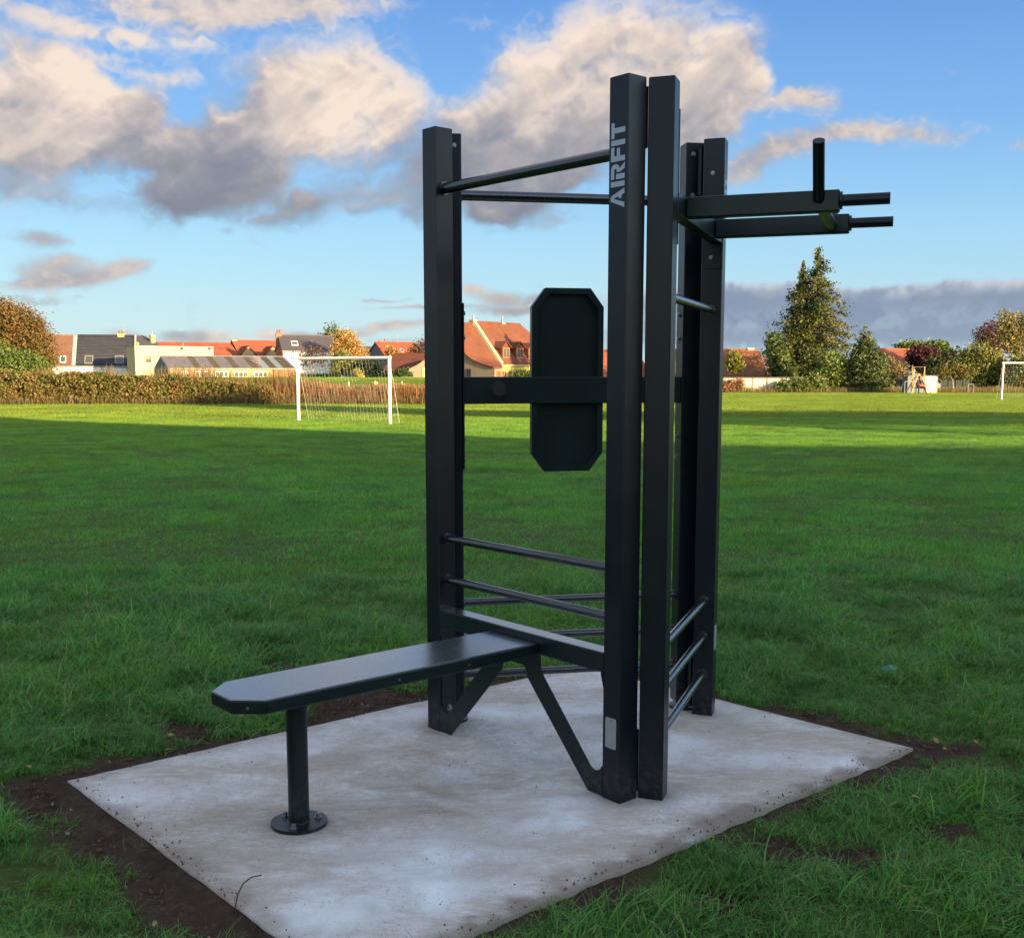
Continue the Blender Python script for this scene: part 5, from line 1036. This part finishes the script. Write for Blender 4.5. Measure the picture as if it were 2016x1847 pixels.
# end bolts of the rungs on the far frame's posts, seen on their outer sides
for z in (.516, .358, .197, 1.02, 1.30, 1.55, 1.78): bolt('bolt', FX[2].p(-W_/2, MID, z), -FX[2].s, .007, .010, posts[(2, -1)])
for z in (2.407, 2.239):
    bolt('bolt', FX[2].p(-IN-.03, D0, z), -FX[2].n, .0065, .007, posts[(2, -1)])
    bolt('bolt', FX[2].p(IN+.03, D0, z), -FX[2].n, .0065, .007, posts[(2, 1)])
# bench frame side
f0 = FX[0]; NO = D0+B2
bm_ = obj('bench_beam', fbox(f0, -IN, IN, D0+.012, NO-.001, .452, .525), [M['green'], M['seat']], st, bevel=.005)
def gloss_top(o):
    for p in o.data.polygons:
        if p.normal.z > .9: p.material_index = 1
gloss_top(bm_)
# one cut steel plate: two feet, two struts, rounded notches
def arc(cx, cz, r, a0, a1, n=8): return [(cx+r*math.cos(R(a0+(a1-a0)*i/n)), cz+r*math.sin(R(a0+(a1-a0)*i/n))) for i in range(n+1)]
half = [(IN, .004), (.405, .004), (.300, .122), (.150, .290), (.118, .335)]
half += arc(.065, .345, .046, -10, 90, 6)            # arch over the middle
tpl = [(-x, z) for x, z in half[:0]]
right = [(IN, 0.004), (.405, .004), (.075, .352)] + arc(.040, .362, .036, 0, 90, 5)[1:]
left_ = [(-x, z) for x, z in right[::-1]]
bottom = left_+right[::-1]
bottom = [(-IN, .004), (-.405, .004), (-.075, .352)]+[(-x, z) for x, z in arc(.036, .362, .036, 0, 90, 5)[1:]]+arc(.036, .362, .036, 90, 0, 5)[1:-1]+[(.075, .352), (.405, .004), (IN, .004)]
topr = [(IN, .112)]+arc(IN-.037, .126, .036, -20, -128, 7)+[(.168, .372), (.150, .400)]+[(.145, .452)]
outline = bottom+topr+[(-x, z) for x, z in topr[::-1]]
obj('bench_bracket', fpoly(f0, outline, NO-.006, NO-.0005), M['green'], st, bevel=.0015)
for sg in (-1, 1):
    obj('bracket_flange', fpoly(f0, [(sg*IN, .40), (sg*(IN-.014), .452), (sg*IN, .452)], NO-.03, NO-.001), M['green'], st)
    obj('bracket_flange', fbox(f0, *sorted((sg*IN, sg*(IN-.006))), D0+.02, NO-.008, .06, .44), M['green'], st, bevel=.001)
    for z in (.10, .36): bolt('bolt', f0.p(sg*(IN-.006), MID, z), f0.s*-sg, .009, .008, bm_)
# seat
zs = .497; hw = .141; e0, e1 = NO+.001, 1.628
seat = [(-hw, e0), (hw, e0), (hw, e1-.082), (.066, e1), (-.066, e1), (-hw, e1-.082)]
mb = MB().prism([f0.p(a, b, zs-.047) for a, b in seat], (0, 0, .047))
bs = obj('bench_seat', mb, [M['green'], M['seat']], st, bevel=.007); gloss_top(bs)
for (a, b, d) in ((.1035+.002, e1-.039, f0.s*.75+f0.n*.68), (.1425, .75, f0.s), (.1425, 1.05, f0.s)):
    q = f0.p(a, b, zs-.024); obj('screw', MB().tube(q, q+d.normalized()*.0035, .0042, 10), M['steel'], bs)
lp = f0.p(-.010, 1.356, 0)
lg = obj('bench_leg', MB().tube(lp+Vector((0,0,.012)), lp+Vector((0,0,zs-.046)), .0345, 32), M['green'], st)
obj('base_flange', MB().tube(lp+Vector((0,0,.001)), lp+Vector((0,0,.0125)), .0935, 48), M['green'], lg, bevel=.0015)
mb = MB()
mb.tube(lp+Vector((0,0,.0125)), lp+Vector((0,0,.0165)), .0385, 32, .0350); obj('weld_bead', mb, M['green'], lg)
for a in (205, 325, 85):
    q = lp+Vector((math.cos(R(a-123+63)), math.sin(R(a-123+63)), 0))*.0655+Vector((0,0,.0125))
    mb = MB(); mb.tube(q, q+Vector((0,0,.003)), .0125, 16); mb.tube(q+Vector((0,0,.003)), q+Vector((0,0,.013)), .0092, 6); mb.tube(q+Vector((0,0,.013)), q+Vector((0,0,.017)), .005, 10)
    obj('anchor_bolt', mb, M['steel'], lg, bevel=.0008)
# back pad, beam and mounting plates on the far frame
f2 = FX[2]
pb = obj('pad_beam', fbox(f2, -IN+.006, IN-.006, D0-.004, D0+.045, 1.366, 1.478), M['green'], st, bevel=.004)
hb = f2.p(.33, D0-.004, 1.428); mb = MB(); mb.tube(hb, hb-f2.n*.016, .034, 28); mb.tube(hb-f2.n*.016, hb-f2.n*.030, .027, 24); mb.tube(hb-f2.n*.030, hb-f2.n*.034, .006, 10)
obj('pivot_hub', mb, M['cap'], pb, bevel=.002)
for sg in (-1, 1):
    pl = obj('mounting_plate', fbox(f2, *sorted((sg*IN, sg*(IN-.006))), D0-.012, D0+.070, 1.092, 1.780), M['green'], st, bevel=.0015)
    for z in (1.13, 1.22, 1.64, 1.74): bolt('bolt', f2.p(sg*(IN-.006), MID-.01, z), f2.s*-sg, .009, .008, pl)
pc, z0, z1, hw2 = .0255, 1.077, 1.848, .1555
def octo(h, dz, cs, cz_): return [(pc-h+cs, z0+dz), (pc+h-cs, z0+dz), (pc+h, z0+dz+cz_), (pc+h, z1-dz-cz_), (pc+h-cs, z1-dz), (pc-h+cs, z1-dz), (pc-h, z1-dz-cz_), (pc-h, z0+dz+cz_)]
o_out = octo(hw2, 0, .058, .078); o_in = octo(hw2-.024, .024, .050, .066)
bp = obj('back_pad', fpoly(f2, o_out, D0+.048, D0+.062), M['green'], st, bevel=.004)
mb = MB()
nr0, nr1 = D0+.018, D0+.0478
for i in range(8):
    j = (i+1) % 8
    mb.prism([f2.p(o_out[i][0], nr0, o_out[i][1]), f2.p(o_out[j][0], nr0, o_out[j][1]), f2.p(o_in[j][0], nr0, o_in[j][1]), f2.p(o_in[i][0], nr0, o_in[i][1])], f2.n*(nr1-nr0))
obj('pad_rim', mb, M['green'], bp)
# dip station on the right side
f1 = FX[1]
dc = obj('dip_beam', fbox(f1, -IN+.006, IN-.006, NO-.052, NO-.002, 2.028, 2.100), M['green'], st, bevel=.004)
for sg in (-1, 1):
    pl = obj('mounting_plate', fbox(f1, *sorted((sg*IN, sg*(IN-.006))), NO-.076, NO+.002, 1.925, 2.366), M['green'], st, bevel=.002)
    for z in (2.314, 1.972): bolt('bolt', f1.p(sg*(IN-.006), .370, z), f1.s*-sg, .0058, .007, pl)
    s_in, s_out = .284, .332
    ar = obj('dip_arm', fbox(f1, *sorted((sg*s_in, sg*s_out)), NO-.0015, .930, 2.030, 2.102), M['green'], st, bevel=.005)
    sm_ = sg*(s_in+s_out)/2
    obj('end_collar', MB().tube(f1.p(sm_, .930, 2.068), f1.p(sm_, .938, 2.068), .029, 20), M['green'], ar, bevel=.001)
    obj('dip_grip', MB().tube(f1.p(sm_, .936, 2.068), f1.p(sm_, 1.090, 2.068), .0195, 24), M['post'], ar, bevel=.0015)
    obj('side_handle', MB().tube(f1.p(sg*(s_out-.008), .862, 2.070), f1.p(sg*.452, .866, 2.240 if sg < 0 else 2.196), .0195, 24), M['post'], ar, bevel=.0015)
obj('link_tube', MB().tube(f1.p(-.275, .866, 2.058), f1.p(.275, .866, 2.058), .0205, 24), M['post'], st)
# maker's plate near the foot of the front post, lettering near its head
pA = posts[(0, 1)]
def rrect(cx, cz_, w, h, r, n=4):
    o = []
    for sx_, sz_, a in ((1,1,0),(-1,1,90),(-1,-1,180),(1,-1,270)):
        o += [(cx+sx_*(w/2-r)+r*math.cos(R(a+90*i/n)), cz_+sz_*(h/2-r)+r*math.sin(R(a+90*i/n))) for i in range(n+1)]
    return o
npl = obj('maker_plate', fpoly(f0, rrect(.519, .245, .052, .110, .007), NO, NO+.0018), M['plate'], pA)
for z in (.288, .202): q = f0.p(.519, NO+.0018, z); obj('rivet', MB().tube(q, q+f0.n*.0015, .0032, 10), M['steel'], pA)
obj('maker_plate', fpoly(f1, rrect(.519, .345, .052, .110, .007), NO, NO+.0018), M['plate'], posts[(1, 1)])
def glyphs():
    """(polygons in letter units: x along the word, y up, cap height 1)"""
    S = .29; out = []
    # A
    x = 0; out.append([[(x,0),(x+.40,1),(x+.66,1),(x+.66,.86),(x+.53,.80),(x+.28,0)], [(x+.66,1),(x+1.06,0),(x+.77,0),(x+.53,.80)], [(x+.52,.20),(x+.52,.40),(x+.66,.40),(x+.72,.20)]])
    x = 1.17; out.append([[(x,0),(x+S,0),(x+S,1),(x,1)]])
    x = 1.58
    out.append([[(x,0),(x+S,0),(x+S,.62),(x,.62)], [(x,.76),(x+.50,.76),(x+.50,1),(x,1)],
                [(x+.50,1),(x+.66,.97),(x+.79,.86),(x+.83,.68),(x+.79,.50),(x+.66,.39),(x+.50,.36),(x+.50,.58),(x+.55,.60),(x+.57,.68),(x+.55,.75),(x+.50,.77)],
                [(x+.38,.58),(x+.50,.58),(x+.50,.36),(x+.38,.36)], [(x+.38,.36),(x+.58,.36),(x+.88,0),(x+.55,0)]])
    x = 2.55; out.append([[(x,0),(x+S,0),(x+S,1),(x,1)], [(x+S,.77),(x+.78,.77),(x+.78,1),(x+S,1)], [(x+S,.36),(x+.72,.36),(x+.72,.58),(x+S,.58)]])
    x = 3.42; out.append([[(x,0),(x+S,0),(x+S,1),(x,1)]])
    x = 3.80; out.append([[(x,.77),(x+.86,.77),(x+.86,1),(x,1)], [(x+.285,0),(x+.575,0),(x+.575,.77),(x+.285,.77)]])
    return out
for g in glyphs():
    mb = MB()
    for poly in g: mb.prism([f0.p(.5525-.0625*y, NO, 2.034+.0585*x) for x, y in poly], f0.n*.0007)
    obj('letter', mb, M['lettering'], pA)
# the same word, rotated out of view, on the far side frame's post
for g in glyphs():
    mb = MB()
    for poly in g: mb.prism([f1.p(.5525-.0625*y, NO, 2.034+.0585*x) for x, y in poly], f1.n*.0007)
    obj('letter', mb, M['lettering'], posts[(1, 1)])
# ------------------------------------------------------------------ grass
protos = {}
def blade_mesh(name, n, size, hmin, hmax, wid, seed, lean=.5, cols=None, seg=3):
    rg = np.random.RandomState(seed)
    r = np.sqrt(rg.rand(n))*size/2 if size < .3 else None
    if r is not None: a = rg.rand(n)*6.283; bx, by = r*np.cos(a), r*np.sin(a)
    else: bx, by = (rg.rand(n)-.5)*size*1.08, (rg.rand(n)-.5)*size*1.08
    h = hmin+(hmax-hmin)*rg.rand(n)**1.3; az_ = rg.rand(n)*6.283; ln = lean*(.25+1.1*rg.rand(n))*h
    w = wid*(.6+.8*rg.rand(n)); px, py = -np.sin(az_+.5), np.cos(az_+.5)
    V, T = [], []
    for i in range(seg+1):
        q = i/seg; hx = ln*q**1.8; z = h*(q-.28*lean*q**2.2); ww = w*(1-q)**.7*.5 if i < seg else w*.03
        cx, cy = bx+np.cos(az_)*hx, by+np.sin(az_)*hx
        V += [np.stack([cx-px*ww, cy-py*ww, z], -1), np.stack([cx+px*ww, cy+py*ww, z], -1)]
        T += [q, q]
    k = 2*(seg+1); VV = np.stack(V, 1).reshape(-1, 3)
    f = np.array([[2*i, 2*i+1, 2*i+3, 2*i+2] for i in range(seg)]); FF = (f[None]+np.arange(n)[:, None, None]*k).reshape(-1, 4)
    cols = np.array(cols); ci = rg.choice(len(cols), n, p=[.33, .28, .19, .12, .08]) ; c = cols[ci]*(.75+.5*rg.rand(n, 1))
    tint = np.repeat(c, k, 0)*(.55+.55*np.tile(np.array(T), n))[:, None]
    me = bpy.data.meshes.new(name); me.vertices.add(len(VV)); me.vertices.foreach_set('co', VV.astype(np.float32).ravel())
    me.loops.add(FF.size); me.loops.foreach_set('vertex_index', FF.ravel().astype(np.int32)); me.polygons.add(len(FF)); me.polygons.foreach_set('loop_start', np.arange(0, FF.size, 4, dtype=np.int32))
    me.polygons.foreach_set('use_smooth', np.ones(len(FF), bool)); me.update(calc_edges=True)
    at_ = me.attributes.new('tint', 'FLOAT_COLOR', 'POINT'); cc = np.ones((len(VV), 4), np.float32); cc[:, :3] = tint; at_.data.foreach_set('color', cc.ravel())
    me.materials.append(M['grass']); return bpy.data.objects.new(name, me)
GC = [(.115,.40,.060), (.165,.45,.055), (.085,.31,.075), (.25,.50,.065), (.42,.38,.18)]
GN = [(.115,.32,.066), (.15,.36,.06), (.085,.25,.075), (.21,.38,.07), (.40,.34,.18)]
GM = [(.15,.36,.045), (.18,.40,.042), (.11,.29,.055), (.25,.42,.048), (.36,.34,.13)]
GF = [(.20,.29,.034), (.23,.32,.032), (.155,.25,.038), (.28,.34,.038), (.33,.31,.08)]  # same grass as GC, tinted yellower where the far field is sunlit
def scatter(name, label_kind, pts, rots, scls, idx_, proto_objs):
    col = bpy.data.collections.new(name+'_sources')
    for i, o in enumerate(proto_objs): o.name = '%s_source_%02d' % (name, i); col.objects.link(o)
    me = bpy.data.meshes.new(name); me.vertices.add(len(pts)); me.vertices.foreach_set('co', np.asarray(pts, np.float32).ravel())
    a = me.attributes.new('rot', 'FLOAT_VECTOR', 'POINT'); a.data.foreach_set('vector', np.asarray(rots, np.float32).ravel())
    a = me.attributes.new('scl', 'FLOAT_VECTOR', 'POINT'); a.data.foreach_set('vector', np.asarray(scls, np.float32).ravel())
    a = me.attributes.new('pick', 'INT', 'POINT'); a.data.foreach_set('value', np.asarray(idx_, np.int32))
    me.update(); o = bpy.data.objects.new(name, me); COL.objects.link(o); o['kind'] = 'stuff'
    ng = bpy.data.node_groups.new(name+'_nodes', 'GeometryNodeTree')
    ng.interface.new_socket('Geometry', in_out='INPUT', socket_type='NodeSocketGeometry'); ng.interface.new_socket('Geometry', in_out='OUTPUT', socket_type='NodeSocketGeometry')
    N = ng.nodes; gi = N.new('NodeGroupInput'); go = N.new('NodeGroupOutput'); ip = N.new('GeometryNodeInstanceOnPoints'); ci = N.new('GeometryNodeCollectionInfo')
    ci.inputs['Collection'].default_value = col; ci.inputs['Separate Children'].default_value = True; ci.inputs['Reset Children'].default_value = True
    def na(nm, ty):
        x = N.new('GeometryNodeInputNamedAttribute'); x.data_type = ty; x.inputs[0].default_value = nm; return x.outputs[0]
    L = ng.links; L.new(gi.outputs[0], ip.inputs['Points']); L.new(ci.outputs[0], ip.inputs['Instance']); ip.inputs['Pick Instance'].default_value = True
    L.new(na('pick', 'INT'), ip.inputs['Instance Index']); L.new(na('rot', 'FLOAT_VECTOR'), ip.inputs['Rotation']); L.new(na('scl', 'FLOAT_VECTOR'), ip.inputs['Scale'])
    L.new(ip.outputs[0], go.inputs[0]); md = o.modifiers.new('scatter', 'NODES'); md.node_group = ng
    return o
rg = np.random.RandomState(3)
# near turf: small tufts placed one by one so that bare soil shows
def inview(X, Y, m): return (np.abs(X) < .48*Y+m)
NY1 = 8.5
N0 = 52000
X = (rg.rand(N0)-.5)*9.4; Y = 1.75+(NY1-1.75)*rg.rand(N0)
k = inview(X, Y, .35); X, Y = X[k], Y[k]
b = bare(X, Y); d, e = slab_dist(X, Y)
pat = fbm(X*3.1+9, Y*3.1+1, 4)
keep = (rg.rand(len(X)) > np.clip(b*1.15, 0, .988)) & (d > .015) & (rg.rand(len(X)) < .18+1.5*sstep(.28, .58, pat)+.6*sstep(3.5, 6.5, Y))
X, Y, b, d, pat = X[keep], Y[keep], b[keep], d[keep], pat[keep]
Z = terrain(X.astype(np.float32), Y.astype(np.float32))-.030
sc = (.62+.75*rg.rand(len(X)))*(1-.35*b)*(.70+.75*sstep(.35, .65, pat))*(.85+.3*sstep(.5,1.2,d))
tl = rg.normal(0, .20, (len(X), 2))
rots = np.stack([tl[:, 0], tl[:, 1], rg.rand(len(X))*6.283], -1)
P1 = [blade_mesh('tuft', 46, .13, .020, .056, .0034, 20+i, .95+.14*i, GN, 3) for i in range(5)]+[blade_mesh('tuft', 18, .09, .035, .095, .0040, 40+i, .8, GN, 4) for i in range(2)]
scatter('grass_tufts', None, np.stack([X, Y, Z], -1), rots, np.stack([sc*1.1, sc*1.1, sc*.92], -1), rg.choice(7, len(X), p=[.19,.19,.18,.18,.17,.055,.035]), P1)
# mid turf
P2 = [blade_mesh('turf_patch', 1050, .62, .028, .068, .0048, 60+i, .95, GC, 2) for i in range(4)]+[blade_mesh('turf_patch', 900, .62, .028, .066, .0056, 70+i, .9, GM, 2) for i in range(4)]
pts = []
y = NY1-.25
while y < 36:
    w = .48*y+.8; xs = np.arange(-w, w, .5); pts.append(np.stack([xs+rg.normal(0, .06, len(xs)), np.full(len(xs), y)+rg.normal(0, .06, len(xs))], -1)); y += .5
pts = np.concatenate(pts); Z = terrain(pts[:, 0].astype(np.float32), pts[:, 1].astype(np.float32))-.012
n_ = len(pts); v_ = .74+.72*sstep(.30, .70, fbm(pts[:, 0]*.75+4, pts[:, 1]*1.3, 4)); pk_ = rg.randint(0, 4, n_)+4*(rg.rand(n_) < sstep(12, 22, pts[:, 1]))
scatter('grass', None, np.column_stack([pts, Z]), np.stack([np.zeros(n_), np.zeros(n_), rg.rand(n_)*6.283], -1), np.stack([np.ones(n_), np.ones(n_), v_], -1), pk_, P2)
# far lawn
P3 = [blade_mesh('lawn_patch', 1500, 2.05, .05, .085, .016, 80+i, .7, GF, 1) for i in range(4)]
pts = []
y = 31.0
while y < 92:
    w = .48*y+2; xs = np.arange(-w, w, 1.9); xs = xs[(y < 80) | (xs < 4)]; pts.append(np.stack([xs+rg.normal(0, .2, len(xs)), np.full(len(xs), y)+rg.normal(0, .15, len(xs))], -1)); y += 1.7
pts = np.concatenate(pts); Z = terrain(pts[:, 0].astype(np.float32), pts[:, 1].astype(np.float32))-.01
n_ = len(pts)
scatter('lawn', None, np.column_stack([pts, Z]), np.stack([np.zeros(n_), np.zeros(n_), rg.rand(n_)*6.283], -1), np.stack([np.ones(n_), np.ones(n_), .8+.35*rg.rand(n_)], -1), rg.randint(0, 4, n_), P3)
# soil crumbs and small stones round the slab
def crumb(seed, r):
    bm = bmesh.new(); bmesh.ops.create_icosphere(bm, subdivisions=1, radius=r); rr = random.Random(seed)
    for v in bm.verts: v.co *= .7+.6*rr.random(); v.co.z *= .7
    me = bpy.data.meshes.new('crumb'); bm.to_mesh(me); bm.free(); return me
m_soil = varied('soil_crumb', (.12, .068, .044), .95, .4, 30); m_stone = varied('small_stone', (.25, .23, .21), .8, .3, 40)
PC = []
for i in range(4): me = crumb(i, .0075); me.materials.append(m_soil); PC.append(bpy.data.objects.new('crumb', me))
me = crumb(9, .006); me.materials.append(m_stone); PC.append(bpy.data.objects.new('crumb', me))
X = (rg.rand(190000)-.5)*6.4; Y = 1.9+4.6*rg.rand(190000); b = bare(X, Y); d, e = slab_dist(X, Y)
on = (d < 0) & (d > -.22) & (rg.rand(len(X)) < .6*np.exp(d/.028)*np.choose(e, [1., 1.2, .3, .4]))
scat = (d < -.05) & (rg.rand(len(X)) < .0022)
k = ((d > 0) & (rg.rand(len(X)) < b*.55)) | on | scat
X, Y, d = X[k], Y[k], d[k]; n_ = len(X)
Z = np.where(d > 0, -.028, .0005)+.006*rg.rand(n_)*(d > 0)
ss = np.where(d > 0, .22+1.0*rg.rand(n_)**3.5, .14+.45*rg.rand(n_)**2.5)
scatter('soil_crumbs', None, np.stack([X, Y, Z], -1), rg.rand(n_, 3)*6.28, np.stack([ss]*3, -1), np.where(rg.rand(n_) < .05, 4, rg.randint(0, 4, n_)), PC)
# fallen leaves
mls = []
for i, c_ in enumerate([(.24,.12,.04), (.30,.19,.06), (.15,.08,.04)]):
    mb = MB(); pts_ = [(0,-.022,0),(.010,-.008,.003),(.012,.006,.005),(.004,.022,.002),(-.008,.010,.006),(-.011,-.006,.003)]; mb.add(pts_, [(0,1,2,3,4,5)]); me = bpy.data.meshes.new('leaf'); me.from_pydata(mb.v, [], mb.f); me.materials.append(mat('dead_leaf', c_, .8)); mls.append(bpy.data.objects.new('leaf', me))
X = (rg.rand(900)-.5)*9; Y = 2.0+7*rg.rand(900); d, e = slab_dist(X, Y); k = inview(X, Y, .2) & ((d > .03) | (rg.rand(900) < .03)) & (rg.rand(900) < .40); X, Y, d = X[k], Y[k], d[k]; n_ = len(X)
scatter('fallen_leaves', None, np.stack([X, Y, np.where(d > 0, .012, .004)], -1), np.stack([rg.normal(0, .4, n_), rg.normal(0, .4, n_), rg.rand(n_)*6.28], -1), np.stack([.4+.55*rg.rand(n_)]*3, -1), rg.randint(0, 3, n_), mls)
# dead stalk lying on the front-left slab edge, blades reaching over the slab
q = on_ground(462, 1785); mb = MB()
mb.path([q+Vector((0,0,-.01)), q+Vector((.006,.012,.03)), q+Vector((.018,.03,.055)), q+Vector((.04,.045,.068)), q+Vector((.066,.055,.069))], .0022, 6)
tag(obj('dry_stalk', mb, M['bark'], None, loc=q), 'thin curved dry stalk standing at the front left edge of the slab', 'stalk')
q = on_ground(1750, 1328, -.02); rr = random.Random(5); mb = MB()
c_ = [q+Vector((.045*math.cos(a)*(.6+.5*rr.random()), .035*math.sin(a), .015+.03*rr.random())) for a in [i*math.pi/4 for i in range(8)]]
for i in range(8): mb.add([q+Vector((0,0,.05)), c_[i], c_[(i+1) % 8]], [(0,1,2)])
mb2 = mb; tag(obj('litter', mb2, mat('teal_plastic', (.10, .30, .30), .4), None, loc=q), 'crumpled scrap of pale teal plastic lying in the grass', 'litter')
